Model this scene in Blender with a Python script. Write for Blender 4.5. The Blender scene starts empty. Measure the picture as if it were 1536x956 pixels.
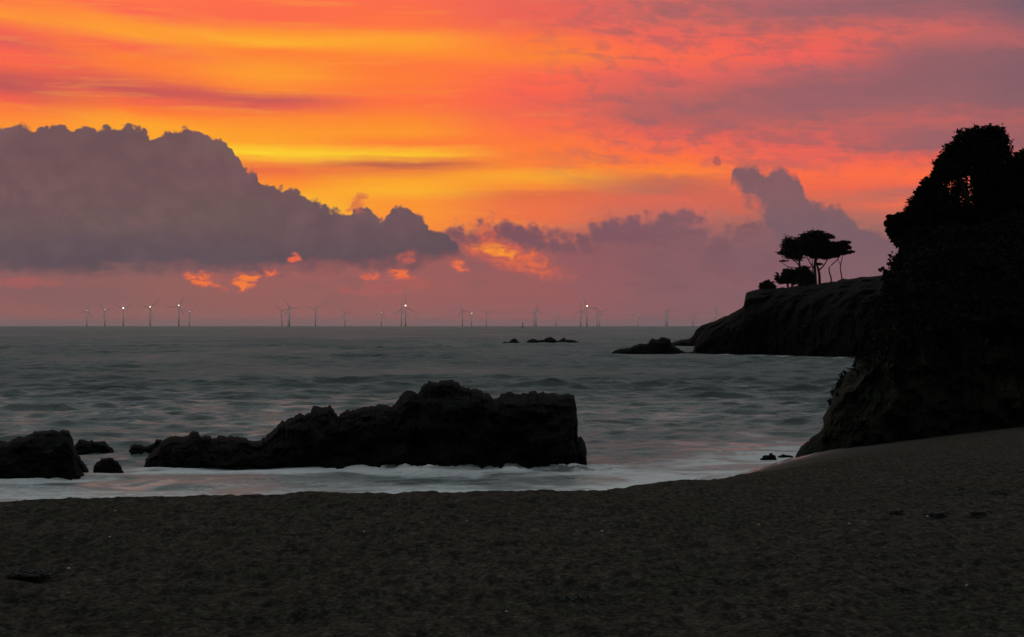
import bpy, math, random
import numpy as np

# ------------------------------------------------------------------ basics
F = 2436.0            # focal length in photo pixels (photo is 1536 wide)
CAMZ = 5.0            # eye height over the sea
HAZE = 2.2e-5
HZ = 489.0            # horizon row in the photo
C = bpy.context.scene.collection
rng = np.random.default_rng(7)
random.seed(7)


def at(px, py, Y):
    """photo pixel + distance -> world point"""
    return ((px - 768) / F * Y, Y, CAMZ - (py - HZ) / F * Y)


def lin(c):
    out = []
    for v in c[:3]:
        v = v / 255.0
        out.append(v / 12.92 if v <= 0.04045 else ((v + 0.055) / 1.055) ** 2.4)
    return (out[0], out[1], out[2], 1.0)


# ------------------------------------------------------------------ numpy noise
def _hash(i, j, k, seed):
    i = i.astype(np.uint64); j = j.astype(np.uint64); k = k.astype(np.uint64)
    h = i * np.uint64(374761393) + j * np.uint64(668265263) + k * np.uint64(2147483647) + np.uint64(seed * 1274126177 + 12345)
    h = (h ^ (h >> np.uint64(13))) * np.uint64(1274126177)
    h &= np.uint64(0xFFFFFFFF)
    h = (h ^ (h >> np.uint64(16))) * np.uint64(2246822519)
    h &= np.uint64(0xFFFFFFFF)
    h = h ^ (h >> np.uint64(15))
    return (h & np.uint64(0xFFFFFF)).astype(np.float64) / float(0xFFFFFF) * 2 - 1


def vnoise(x, y, z, seed=0):
    x, y, z = np.broadcast_arrays(np.asarray(x, float) + 5000, np.asarray(y, float) + 5000, np.asarray(z, float) + 5000)
    i = np.floor(x); j = np.floor(y); k = np.floor(z)
    fx, fy, fz = x - i, y - j, z - k
    fx = fx * fx * fx * (fx * (fx * 6 - 15) + 10); fy = fy * fy * fy * (fy * (fy * 6 - 15) + 10); fz = fz * fz * fz * (fz * (fz * 6 - 15) + 10)
    r = 0
    for a in (0, 1):
        for b in (0, 1):
            for c in (0, 1):
                w = (fx if a else 1 - fx) * (fy if b else 1 - fy) * (fz if c else 1 - fz)
                r = r + w * _hash(i + a, j + b, k + c, seed)
    return r


def fbm(x, y, z, oct=4, seed=0, gain=0.5):
    r = 0; a = 1.0; s = 1.0
    for o in range(oct):
        r = r + a * vnoise(x * s + 17.3 * o, y * s + 9.1 * o, z * s + 3.7 * o, seed + o)
        a *= gain; s *= 2.03
    return r


def ridged(x, y, z, oct=4, seed=0):
    r = 0; a = 1.0; s = 1.0
    for o in range(oct):
        r = r + a * (1 - 2 * np.abs(vnoise(x * s + 7.3 * o, y * s, z * s, seed + o)))
        a *= 0.5; s *= 2.1
    return r


def sstep(a, b, x):
    t = np.clip((x - a) / (b - a), 0, 1)
    return t * t * (3 - 2 * t)


# ------------------------------------------------------------------ objects
def mesh_obj(name, verts, faces, mat, parent=None, smooth=False):
    me = bpy.data.meshes.new(name)
    verts = np.asarray(verts, dtype=np.float32)
    if isinstance(faces, np.ndarray):
        nf, k = faces.shape
        me.vertices.add(len(verts)); me.vertices.foreach_set('co', verts.ravel())
        me.loops.add(nf * k); me.loops.foreach_set('vertex_index', faces.astype(np.int32).ravel())
        me.polygons.add(nf)
        me.polygons.foreach_set('loop_start', np.arange(0, nf * k, k, dtype=np.int32))
        me.update(calc_edges=True)
    else:
        me.from_pydata([tuple(v) for v in verts], [], faces)
        me.update()
    me.polygons.foreach_set('use_smooth', np.full(len(me.polygons), smooth, dtype=bool))
    me.materials.append(mat)
    o = bpy.data.objects.new(name, me)
    C.objects.link(o)
    if parent:
        o.parent = parent
    return o


def empty(name, loc, rz=0.0):
    o = bpy.data.objects.new(name, None)
    o.empty_display_size = 0.2
    C.objects.link(o)
    o.location = loc
    o.rotation_euler = (0, 0, rz)
    return o


def tag(o, label, cat, group=None):
    o['label'] = label; o['category'] = cat
    if group:
        o['group'] = group
    return o


def structure(o):
    o['kind'] = 'structure'
    return o


def copy_tree(o, parent=None):
    c = o.copy(); C.objects.link(c); c.parent = parent
    for ch in list(o.children):
        copy_tree(ch, c)
    return c


def grid_faces(nr, nc, flip=False):
    a = np.arange(nr * nc).reshape(nr, nc)
    f = np.stack([a[:-1, :-1], a[:-1, 1:], a[1:, 1:], a[1:, :-1]], -1).reshape(-1, 4)
    return f[:, ::-1].copy() if flip else f


def add_attr(o, name, vals):
    at_ = o.data.attributes.new(name, 'FLOAT', 'POINT')
    at_.data.foreach_set('value', np.asarray(vals, dtype=np.float32).ravel())


class MB:
    """collects shapes for one mesh"""
    def __init__(self):
        self.v = []; self.f = []

    def tube(self, pts, rad, seg=8, cap=True):
        pts = [np.array(p, float) for p in pts]
        n = len(pts); base = len(self.v)
        for i, p in enumerate(pts):
            d = pts[min(i + 1, n - 1)] - pts[max(i - 1, 0)]
            d /= np.linalg.norm(d) + 1e-9
            ref = np.array([0, 0, 1.0]) if abs(d[2]) < 0.9 else np.array([1.0, 0, 0])
            u = np.cross(d, ref); u /= np.linalg.norm(u); w = np.cross(d, u)
            for k in range(seg):
                a = 2 * math.pi * k / seg
                self.v.append(tuple(p + rad[i] * (math.cos(a) * u + math.sin(a) * w)))
        for i in range(n - 1):
            for k in range(seg):
                a = base + i * seg + k; b = base + i * seg + (k + 1) % seg
                self.f.append((a, b, b + seg, a + seg))
        if cap:
            self.f.append(tuple(base + k for k in range(seg))[::-1])
            self.f.append(tuple(base + (n - 1) * seg + k for k in range(seg)))
        return self

    def ball(self, c, r, su=10, sv=7, jit=0.0, seed=0):
        rs = random.Random(seed); base = len(self.v)
        for j in range(1, sv):
            th = math.pi * j / sv
            for i in range(su):
                ph = 2 * math.pi * i / su
                q = 1 + rs.uniform(-jit, jit)
                self.v.append((c[0] + q * r[0] * math.sin(th) * math.cos(ph), c[1] + q * r[1] * math.sin(th) * math.sin(ph), c[2] + q * r[2] * math.cos(th)))
        t = len(self.v); self.v.append((c[0], c[1], c[2] + r[2])); self.v.append((c[0], c[1], c[2] - r[2]))
        for i in range(su):
            k = (i + 1) % su
            self.f.append((base + i, base + k, t))
            for j in range(sv - 2):
                a = base + j * su
                self.f.append((a + i, a + su + i, a + su + k, a + k))
            a = base + (sv - 2) * su
            self.f.append((a + i, t + 1, a + k))
        return self

    def build(self, name, mat, parent=None, smooth=True):
        return mesh_obj(name, self.v, self.f, mat, parent, smooth)


# ------------------------------------------------------------------ materials
def new_mat(name):
    m = bpy.data.materials.new(name); m.use_nodes = True
    nt = m.node_tree
    b = nt.nodes['Principled BSDF']
    return m, nt, b


def noise_node(nt, scale, detail=5, rough=0.55, vec=None, dist=0.0):
    n = nt.nodes.new('ShaderNodeTexNoise')
    n.inputs['Scale'].default_value = scale; n.inputs['Detail'].default_value = detail
    n.inputs['Roughness'].default_value = rough; n.inputs['Distortion'].default_value = dist
    if vec is not None:
        nt.links.new(vec, n.inputs['Vector'])
    return n


def ramp_node(nt, fac, stops, interp='LINEAR'):
    r = nt.nodes.new('ShaderNodeValToRGB')
    r.color_ramp.interpolation = interp
    el = r.color_ramp.elements
    while len(el) > 1:
        el.remove(el[-1])
    el[0].position = stops[0][0]; el[0].color = stops[0][1]
    for p, c in stops[1:]:
        e = el.new(p); e.color = c
    nt.links.new(fac, r.inputs['Fac'])
    return r


def rock_mat(name, c0, c1, c2, scale, bump=0.6, bdist=0.08, rough=0.85):
    m, nt, b = new_mat(name)
    g = nt.nodes.new('ShaderNodeNewGeometry')
    n1 = noise_node(nt, scale, 8, 0.62, g.outputs['Position'], 0.6)
    r = ramp_node(nt, n1.outputs['Fac'], [(0.3, (*c0, 1)), (0.52, (*c1, 1)), (0.72, (*c2, 1))])
    nt.links.new(r.outputs['Color'], b.inputs['Base Color'])
    n2 = noise_node(nt, scale * 4, 8, 0.65, g.outputs['Position'])
    bp = nt.nodes.new('ShaderNodeBump'); bp.inputs['Strength'].default_value = bump; bp.inputs['Distance'].default_value = bdist
    nt.links.new(n2.outputs['Fac'], bp.inputs['Height']); nt.links.new(bp.outputs['Normal'], b.inputs['Normal'])
    b.inputs['Roughness'].default_value = rough
    b.inputs['Specular IOR Level'].default_value = 0.02
    return m


def plain(name, col, rough=0.6, var=0.25, scale=3.0, metallic=0.0):
    m, nt, b = new_mat(name)
    g = nt.nodes.new('ShaderNodeTexCoord')
    n = noise_node(nt, scale, 4, 0.6, g.outputs['Object'])
    r = ramp_node(nt, n.outputs['Fac'], [(0.3, (*[v * (1 - var) for v in col], 1)), (0.7, (*[min(1, v * (1 + var)) for v in col], 1))])
    nt.links.new(r.outputs['Color'], b.inputs['Base Color'])
    b.inputs['Roughness'].default_value = rough; b.inputs['Metallic'].default_value = metallic
    return m


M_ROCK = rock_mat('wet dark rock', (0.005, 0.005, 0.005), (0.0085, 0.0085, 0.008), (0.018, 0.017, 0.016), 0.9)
M_FARROCK = rock_mat('far rock', (0.006, 0.006, 0.006), (0.009, 0.009, 0.0085), (0.015, 0.014, 0.013), 0.2, 0.5, 0.4)
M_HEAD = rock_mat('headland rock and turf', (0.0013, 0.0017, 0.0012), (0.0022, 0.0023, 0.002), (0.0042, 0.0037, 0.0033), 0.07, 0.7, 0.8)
M_CLIFF = rock_mat('cliff rock and ivy', (0.008, 0.0135, 0.008), (0.017, 0.019, 0.0135), (0.040, 0.034, 0.026), 0.45, 0.9, 0.3)
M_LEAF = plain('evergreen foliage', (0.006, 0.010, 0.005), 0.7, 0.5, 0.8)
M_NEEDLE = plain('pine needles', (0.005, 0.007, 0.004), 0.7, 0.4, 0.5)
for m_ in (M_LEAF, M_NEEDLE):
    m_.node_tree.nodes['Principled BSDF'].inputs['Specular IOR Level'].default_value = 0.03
M_BARK = plain('bark', (0.008, 0.007, 0.006), 0.9, 0.4, 2.0)
M_TURB = plain('turbine paint', (0.7, 0.69, 0.68), 0.5, 0.05, 0.05)
M_BASE = plain('turbine base paint', (0.45, 0.33, 0.08), 0.6, 0.1, 0.2)
M_DARKMETAL = plain('dark metal', (0.03, 0.03, 0.032), 0.5, 0.2, 1.0)
M_PEBBLE = plain('pale pebble', (0.30, 0.29, 0.27), 0.7, 0.2, 30.0)
M_WEED = plain('seaweed', (0.006, 0.010, 0.006), 0.85, 0.5, 20.0)


def lamp_mat(name, col, s):
    m, nt, b = new_mat(name)
    b.inputs['Base Color'].default_value = (0.8, 0.8, 0.75, 1)
    b.inputs['Emission Color'].default_value = (*col, 1)
    b.inputs['Emission Strength'].default_value = s
    return m


M_LAMPS = [lamp_mat('dim warning lamp', (1.0, 0.82, 0.7), 1.6), lamp_mat('warning lamp', (1.0, 0.86, 0.66), 3.0), lamp_mat('bright warning lamp', (1.0, 0.83, 0.5), 4.5)]

# ------------------------------------------------------------------ world: sunset sky, all laid out by compass bearing and elevation
world = bpy.data.worlds.new('World'); bpy.context.scene.world = world; world.use_nodes = True
wt = world.node_tree
for n in list(wt.nodes):
    wt.nodes.remove(n)


class E:
    """a float socket with arithmetic"""
    def __init__(s, sock): s.s = sock

    @staticmethod
    def op(kind, *args):
        n = wt.nodes.new('ShaderNodeMath'); n.operation = kind
        for i, a in enumerate(args):
            if isinstance(a, E):
                wt.links.new(a.s, n.inputs[i])
            else:
                n.inputs[i].default_value = float(a)
        return E(n.outputs[0])

    def __add__(s, o): return E.op('ADD', s, o)
    __radd__ = __add__
    def __sub__(s, o): return E.op('SUBTRACT', s, o)
    def __rsub__(s, o): return E.op('SUBTRACT', o, s)
    def __mul__(s, o): return E.op('MULTIPLY', s, o)
    __rmul__ = __mul__
    def __truediv__(s, o): return E.op('DIVIDE', s, o)
    def abs(s): return E.op('ABSOLUTE', s)
    def max(s, o): return E.op('MAXIMUM', s, o)
    def min(s, o): return E.op('MINIMUM', s, o)


def smooth(x, a, b):
    n = wt.nodes.new('ShaderNodeMapRange'); n.interpolation_type = 'SMOOTHSTEP'
    wt.links.new(x.s, n.inputs['Value'])
    inv = a > b
    if inv:
        a, b = b, a
    for k, v in (('From Min', a), ('From Max', b), ('To Min', 1.0 if inv else 0.0), ('To Max', 0.0 if inv else 1.0)):
        n.inputs[k].default_value = v
    return E(n.outputs[0])


def vec(x, y, z=0.0):
    n = wt.nodes.new('ShaderNodeCombineXYZ')
    for i, a in enumerate((x, y, z)):
        if isinstance(a, E):
            wt.links.new(a.s, n.inputs[i])
        else:
            n.inputs[i].default_value = a
    return n.outputs[0]


def wnoise(x, y, z=0.0, detail=4, rough=0.55, dist=0.0):
    if not isinstance(z, E):
        x, y, z = x + z * 7.31, y + z * 3.17, 0.0
    n = noise_node(wt, 1.0, detail, rough, vec(x, y, z), dist)
    if not isinstance(z, E):
        n.noise_dimensions = '2D'
    return E(n.outputs['Fac']) - 0.5


def puff(x, y, z=0.0, detail=2.0):
    """rounded billows: 1 in the middle of a lump, 0 in the creases"""
    n = wt.nodes.new('ShaderNodeTexVoronoi'); n.feature = 'F1'; n.voronoi_dimensions = '2D'
    n.inputs['Scale'].default_value = 1.0
    n.inputs['Detail'].default_value = detail; n.inputs['Roughness'].default_value = 0.5
    wt.links.new(vec(x + z * 5.3, y + z * 2.9), n.inputs['Vector'])
    return 0.5 - E(n.outputs['Distance'])


def curve(x, pts, x0, x1, y0, y1):
    """piecewise curve through pts"""
    n = wt.nodes.new('ShaderNodeFloatCurve')
    cv = n.mapping.curves[0]
    p = sorted(((q[0] - x0) / (x1 - x0), (q[1] - y0) / (y1 - y0)) for q in pts)
    p = [(min(1, max(0, a)), min(1, max(0, b))) for a, b in p]
    cv.points[0].location = p[0]; cv.points[1].location = p[-1]
    for q in p[1:-1]:
        cv.points.new(*q)
    for q in cv.points:
        q.handle_type = 'AUTO_CLAMPED'
    n.mapping.update()
    t = (x - x0) / (x1 - x0)
    t = t.max(0.0).min(1.0)
    wt.links.new(t.s, n.inputs['Value'])
    return E(n.outputs[0]) * (y1 - y0) + y0


def mix(fac, a, b):
    n = wt.nodes.new('ShaderNodeMix'); n.data_type = 'RGBA'; n.clamp_factor = True
    if isinstance(fac, E):
        wt.links.new(fac.s, n.inputs[0])
    else:
        n.inputs[0].default_value = fac
    for i, c in ((6, a), (7, b)):
        if isinstance(c, tuple):
            n.inputs[i].default_value = c
        else:
            wt.links.new(c, n.inputs[i])
    return n.outputs[2]


def scale_col(c, f):
    n = wt.nodes.new('ShaderNodeVectorMath'); n.operation = 'SCALE'
    if isinstance(c, tuple):
        n.inputs[0].default_value = c[:3]
    else:
        wt.links.new(c, n.inputs[0])
    if isinstance(f, E):
        wt.links.new(f.s, n.inputs['Scale'])
    else:
        n.inputs['Scale'].default_value = f
    return n.outputs[0]


def pa(px): return F * math.atan((px - 768) / F)
def pe(px, py): return F * math.atan((HZ - py) / math.hypot(F, px - 768))


tc = wt.nodes.new('ShaderNodeTexCoord')
sp = wt.nodes.new('ShaderNodeSeparateXYZ'); wt.links.new(tc.outputs['Generated'], sp.inputs[0])
dx, dy, dz = (E(o) for o in sp.outputs)
A = E.op('ARCTAN2', dx, dy) * F            # bearing, in 1/F rad
EL = E.op('ARCSINE', dz) * F               # elevation, in 1/F rad

# --- high streaky cloud: vertical colour profiles at nine bearings
shift_pts = [(-100, -52), (0, -45), (100, -32), (200, -19), (300, -8), (400, 0), (600, 0), (800, 0), (1000, 10), (1200, 18), (1400, 14), (1600, 10)]


def shift_at(px):
    return float(np.interp(px, [p[0] for p in shift_pts], [p[1] for p in shift_pts]))


cols = {
 0: [(0, (255, 125, 68)), (22, (255, 150, 55)), (42, (247, 105, 78)), (60, (225, 95, 88)), (76, (250, 100, 80)), (95, (250, 105, 72)), (110, (205, 90, 86)), (128, (192, 88, 88)), (148, (240, 95, 76)), (168, (255, 130, 58)), (190, (255, 150, 50)), (300, (255, 160, 50))],
 200: [(0, (255, 115, 75)), (17, (253, 105, 80)), (36, (255, 150, 55)), (52, (255, 160, 52)), (70, (250, 105, 76)), (86, (255, 125, 58)), (105, (255, 125, 60)), (124, (220, 95, 82)), (137, (200, 90, 86)), (149, (240, 100, 76)), (165, (255, 125, 55)), (185, (255, 165, 45)), (300, (255, 170, 45))],
 400: [(0, (255, 110, 76)), (30, (253, 108, 76)), (50, (255, 150, 52)), (64, (255, 176, 50)), (80, (255, 128, 56)), (100, (255, 152, 50)), (115, (255, 155, 50)), (135, (255, 135, 55)), (150, (203, 92, 86)), (159, (228, 96, 80)), (175, (255, 130, 55)), (195, (255, 155, 45)), (213, (255, 162, 45)), (231, (255, 215, 48)), (243, (250, 150, 55)), (256, (238, 108, 66)), (274, (255, 140, 50)), (292, (255, 172, 45)), (310, (255, 205, 45)), (400, (255, 150, 50))],
 600: [(0, (252, 108, 76)), (38, (255, 118, 66)), (58, (255, 162, 50)), (75, (255, 150, 50)), (95, (255, 120, 60)), (122, (255, 125, 56)), (150, (255, 112, 66)), (178, (255, 135, 50)), (198, (255, 152, 45)), (215, (255, 126, 56)), (231, (255, 200, 46)), (239, (240, 150, 60)), (247, (185, 92, 76)), (256, (240, 130, 60)), (270, (255, 165, 45)), (285, (255, 178, 45)), (302, (255, 150, 50)), (320, (255, 150, 50)), (400, (255, 140, 55))],
 800: [(0, (233, 100, 88)), (30, (238, 100, 86)), (58, (255, 118, 66)), (85, (255, 132, 55)), (112, (255, 105, 76)), (142, (250, 100, 78)), (172, (243, 104, 80)), (190, (255, 110, 70)), (220, (255, 122, 60)), (246, (255, 130, 55)), (265, (255, 168, 45)), (280, (250, 140, 55)), (291, (228, 110, 70)), (310, (240, 115, 70)), (330, (238, 115, 72)), (350, (200, 100, 90)), (400, (250, 110, 60))],
 1000: [(0, (213, 95, 96)), (30, (213, 95, 96)), (60, (245, 102, 86)), (85, (255, 108, 76)), (110, (235, 100, 90)), (145, (196, 92, 96)), (180, (188, 90, 96)), (200, (225, 98, 88)), (215, (245, 105, 80)), (240, (255, 115, 65)), (257, (255, 134, 55)), (269, (215, 104, 78)), (285, (200, 100, 90)), (300, (220, 105, 85)), (322, (200, 100, 95)), (345, (165, 92, 100))],
 1200: [(0, (175, 92, 106)), (20, (163, 92, 106)), (40, (213, 95, 96)), (60, (240, 100, 86)), (85, (240, 98, 90)), (110, (200, 92, 100)), (135, (165, 88, 101)), (165, (165, 90, 103)), (190, (200, 92, 96)), (215, (225, 98, 88)), (240, (240, 102, 86)), (265, (255, 110, 70)), (285, (240, 105, 76)), (300, (215, 100, 86)), (330, (180, 98, 96))],
 1400: [(0, (150, 90, 106)), (25, (180, 92, 103)), (45, (215, 95, 96)), (65, (180, 92, 101)), (90, (155, 88, 103)), (120, (150, 88, 103)), (150, (158, 90, 103)), (178, (200, 92, 96)), (200, (163, 90, 103)), (220, (163, 90, 101)), (240, (235, 100, 82)), (260, (255, 112, 68)), (278, (240, 105, 80)), (289, (190, 98, 96)), (306, (243, 110, 78)), (322, (195, 100, 96)), (340, (150, 98, 102))],
 1560: [(0, (118, 85, 106)), (30, (148, 88, 106)), (55, (188, 92, 101)), (80, (140, 86, 103)), (150, (138, 86, 103)), (180, (188, 90, 96)), (220, (150, 88, 101)), (250, (222, 100, 86)), (270, (240, 105, 80)), (300, (190, 98, 96)), (330, (150, 96, 102))],
}

shc = curve(A, [(pa(p), s) for p, s in shift_pts], -900, 900, -60, 40)
streak = wnoise(A / 330, EL / 34, 3.0, 4, 0.55, 0.3)
fine = wnoise(A / 70, EL / 9, 9.0, 5, 0.6)
mott = wnoise(A / 42, EL / 20, 21.0, 6, 0.62, 0.4)
rightness = smooth(A, -150, 350)
thin = wnoise(A / 240, EL / 7, 15.0, 4, 0.6, 0.2)
EV = EL + shc * (EL / 430) + streak * 7 + fine * 7 + thin * (8 + 6 * rightness) + mott * (4 + 17 * rightness)
T = (EV / 520).max(0.0).min(1.0)

names = sorted(cols)
sky = None
prev = None
for px in names:
    stops = []
    for py, c in cols[px]:
        e = pe(px, py)
        ev = e + shift_at(px) * (e / 430)
        if px >= 800 and c[0] < 216:      # greyer mauve on the right
            c = (c[0] - 5, c[1] + 8, c[2])
        stops.append((min(1, max(0, ev / 520)), lin(c)))
    stops = sorted(stops)
    r = ramp_node(wt, T.s, stops)
    if sky is None:
        sky = r.outputs['Color']
    else:
        sky = mix(smooth(A + mott * 40, pa(prev), pa(px)), sky, r.outputs['Color'])
    prev = px

# ripples of mauve in the right half of the high cloud
rip = wnoise(A / 150 + EL / 90, EL / 26, 40.0, 5, 0.6, 0.5)
sky = mix(smooth(rip, 0.02, 0.22) * smooth(A, -80, 260) * smooth(EL, 170, 260) * 0.30, sky, lin((143, 96, 102)))
mk2 = wnoise(A / 44 + EL / 60, EL / 22, 52.0, 4, 0.55, 0.3)
sky = mix(smooth(mk2 + mott * 0.7 + rip * 0.8, -0.12, 0.28) * smooth(A, -60, 200) * smooth(EL, 190, 280) * 0.45, sky, lin((146, 97, 103)))
rip2 = wnoise(A / 240 - EL / 140, EL / 16, 47.0, 5, 0.6, 0.3)
sky = mix(smooth(rip2, 0.04, 0.2) * smooth(A, 200, -100) * 0.22, sky, lin((255, 175, 50)))

# --- hazy low air and soft mid clouds over the horizon
hz_col = mix(smooth(A, -700, -250), lin((130, 87, 96)), lin((147, 91, 95)))
hz_col = mix(smooth(A, 0, 450), hz_col, lin((133, 95, 103)))
hzn = wnoise(A / 120, EL / 40, 60.0, 5, 0.6, 0.4)
hz_col = mix(smooth(EL, 42, 0) * 0.55, hz_col, lin((162, 93, 96)))
hz_col = mix(smooth(hzn, -0.02, 0.22) * 0.30, hz_col, lin((158, 88, 88)))
hz_col = mix(smooth(hzn, 0.0, -0.2) * 0.30, hz_col, lin((112, 84, 96)))

bil = puff(A / 26, EL / 26, 5.0) * 1.0 + wnoise(A / 40, EL / 34, 8.0, 5, 0.6) * 0.9
bilS = puff(A / 17, EL / 15, 2.0, 1.0) * 1.0 + wnoise(A / 13, EL / 13, 13.0, 4, 0.55) * 0.42


def top_curve(pts):
    return curve(A, [(pa(x), pe(x, y)) for x, y in pts], -820, 820, 0, 520)


# mid layer behind the bank, from the centre to the right
mid_top = top_curve([(-60, 340), (300, 340), (500, 356), (600, 362), (660, 345), (690, 332), (715, 345), (735, 328), (765, 332), (800, 342), (840, 352), (880, 342), (905, 322), (940, 322), (975, 316), (1010, 314), (1045, 320), (1065, 345), (1110, 330), (1160, 320), (1250, 320), (1310, 340), (1400, 350), (1600, 365)])
m_mid = smooth(mid_top + bil * 22 + bilS * 8 - EL, -7, 14)
mid_body = mix(smooth(EL, 60, 150) * smooth(hzn + bil * 0.12, -0.16, 0.14) * 0.9, hz_col, lin((117, 82, 93)))
sky = mix(m_mid * (0.93 - 0.25 * smooth(A, 150, 420) * smooth(EL, 110, 165)), sky, mid_body)

# openings burning through the low cloud
gapn = wnoise(A / 26, EL / 13, 90.0, 5, 0.6, 0.9) * 3.6 + bilS * 0.5


def gap(cx, cy, rx, ry, slope, col, s=1.0, k=1.7):
    global sky
    ax = pa(cx); ey = pe(cx, cy)
    u = (A - ax) / rx; v = (EL - ey - (A - ax) * slope) / ry
    d = u * u + v * v
    g_ = d + gapn * k
    sky = mix(smooth(g_, 1.7, 0.3) * s * 0.6, sky, lin((206, 96, 80)))
    sky = mix(smooth(g_, 0.9, -0.6) * s, sky, col)


gap(768, 386, 74, 21, -0.30, lin((246, 114, 58)), 0.97, 0.75)
gap(742, 376, 40, 13, -0.25, lin((255, 152, 46)), 0.97, 0.9)
gap(728, 352, 24, 14, 0.2, lin((214, 100, 76)), 0.7)
gap(687, 396, 14, 9, -0.5, lin((250, 118, 66)), 0.85)
gap(1085, 300, 60, 16, -0.3, lin((214, 104, 82)), 0.6)

def bank_blob(cx, cy, rx, ry, slope, col, s=1.0):
    global sky
    ax = pa(cx); ey = pe(cx, cy)
    u = (A - ax) / rx; v = (EL - ey - (A - ax) * slope) / ry
    d = u * u + v * v
    sky = mix(smooth(d - bil * 1.1 - bilS * 0.5 - hzn * 1.6, 1.25, 0.1) * s, sky, col)


bank_blob(775, 347, 76, 24, -0.28, lin((124, 82, 92)), 0.92)
bank_blob(700, 354, 30, 26, 0.3, lin((126, 84, 92)), 0.85)
bank_blob(845, 366, 70, 22, -0.2, lin((128, 85, 94)), 0.8)
bank_blob(940, 342, 70, 28, -0.1, lin((130, 88, 98)), 0.85)
bank_blob(1015, 338, 52, 28, 0.1, lin((130, 90, 99)), 0.8)
bank_blob(1120, 395, 130, 34, -0.1, lin((124, 92, 101)), 0.5)
bank_blob(560, 392, 120, 16, 0.0, lin((112, 80, 90)), 0.5)

# leaning cumulus tower over the pines
tow_top = top_curve([(1075, 489), (1092, 489), (1096, 262), (1103, 244), (1120, 237), (1136, 243), (1149, 252), (1163, 243), (1177, 243), (1186, 256), (1199, 263), (1205, 280), (1222, 296), (1240, 302), (1262, 304), (1277, 318), (1300, 338), (1340, 352), (1600, 368)])
tow_bot = top_curve([(-60, 480), (1080, 300), (1096, 272), (1106, 288), (1120, 308), (1136, 324), (1152, 350), (1190, 440), (1220, 486), (1600, 489)])
m_tow = smooth(tow_top + bilS * 8 + bil * 9 - 4 - EL, -4, 7) * smooth(EL - tow_bot + bil * 34 + bilS * 16 + hzn * 80, -30, 26) * smooth(A, pa(1088), pa(1098))
tow_col = mix(smooth(EL, 120, 240), lin((124, 95, 103)), lin((132, 93, 98)))
tow_col = mix(smooth(hzn + bil * 0.15, -0.1, 0.25) * 0.4, tow_col, lin((112, 86, 98)))
sky = mix(m_tow * (0.35 + 0.62 * smooth(EL, 80, 150)), sky, tow_col)

# the big slate bank on the left
bank_top = top_curve([(-60, 184), (0, 184), (25, 181), (45, 186), (62, 187), (80, 182), (97, 183), (106, 187), (122, 183), (150, 184), (172, 182), (186, 184), (200, 181), (212, 183), (224, 193), (236, 199), (245, 191), (265, 189), (284, 187), (300, 191), (318, 203), (330, 205), (343, 210), (350, 219), (355, 232), (362, 238), (365, 248), (376, 250), (387, 253), (392, 266), (404, 272), (428, 274), (445, 280), (458, 290), (474, 293), (492, 301), (510, 309), (521, 318), (531, 303), (545, 303), (560, 312), (576, 322), (585, 308), (600, 304), (615, 306), (628, 316), (642, 332), (660, 343), (676, 352), (690, 366), (704, 385), (720, 420), (760, 480), (1600, 489)])
bank_bot = top_curve([(-60, 404), (200, 408), (330, 406), (450, 402), (560, 400), (640, 394), (690, 384), (730, 372), (1600, 360)])
edge = bilS * 6.5 + bil * 10 - 4
m_bank = smooth(bank_top + edge - EL, -2.0, 3.2) * smooth(EL - bank_bot + hzn * 48 + bil * 8, -13, 14)
bn = wnoise(A / 150, EL / 110, 71.0, 5, 0.55, 0.6)
bn2 = puff(A / 90, EL / 64, 33.0, 2.0) * 0.25 + bil * 0.25 + wnoise(A / 60, EL / 50, 77.0, 5, 0.6) * 0.8
bank_col = mix(smooth(EL - A * 0.12, 120, 300), lin((97, 80, 88)), lin((113, 83, 91)))
bank_col = mix(smooth(A, -640, -250) , mix(smooth(EL, 110, 230), lin((99, 85, 90)), lin((108, 82, 89))), bank_col)
bank_col = mix(smooth(bn + bn2 * 0.25, -0.02, 0.2) * 0.45, bank_col, lin((119, 91, 98)))
bank_col = mix(smooth(bn + bn2 * 0.2, 0.0, -0.2) * 0.5, bank_col, lin((96, 77, 86)))
bank_col = mix(smooth(EL, 125, 85) * 0.5, bank_col, lin((88, 76, 86)))
fringe = smooth(bank_top + edge * 1.6 + wnoise(A / 30, EL / 26, 88.0, 3, 0.5) * 26 - EL, -9, 10) * smooth(EL - bank_bot + hzn * 50, -14, 16)
sky = mix(fringe * (0.6 * smooth(A, -430, -260)), sky, lin((176, 90, 84)))
bank_col = mix(smooth(bn2, -0.05, 0.35) * 0.25, bank_col, lin((123, 92, 99)))
bank_col = mix(smooth(bn2, 0.02, -0.3) * 0.35, bank_col, lin((90, 73, 83)))
sky = mix(m_bank * 0.97, sky, bank_col)
for g in [(312, 420, 30, 9, -0.22, lin((250, 118, 58)), 0.95), (371, 420, 18, 13, 0.35, lin((255, 128, 52)), 0.95), (405, 411, 10, 8, 0.0, lin((255, 120, 56)), 0.9),
          (441, 386, 9, 6, 0.0, lin((246, 104, 66)), 0.85), (602, 412, 20, 7, 0.0, lin((250, 116, 60)), 0.85), (556, 415, 15, 6, 0.0, lin((236, 106, 70)), 0.75), (613, 386, 16, 9, 0.3, lin((206, 96, 80)), 0.6), (537, 306, 13, 13, 0.4, lin((214, 104, 76)), 0.6), (40, 425, 40, 7, 0.0, lin((166, 88, 92)), 0.45), (590, 430, 60, 10, 0.1, lin((160, 88, 90)), 0.5)]:
    gap(*g)
# little scrap of cloud left of the tower
sx = (A - pa(1076)) / 5; sy = (EL - pe(1076, 242)) / 7
sky = mix(smooth(sx * sx + sy * sy + bilS * 1.6, 1.2, 0.5) * 0.75, sky, lin((170, 90, 90)))

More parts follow.
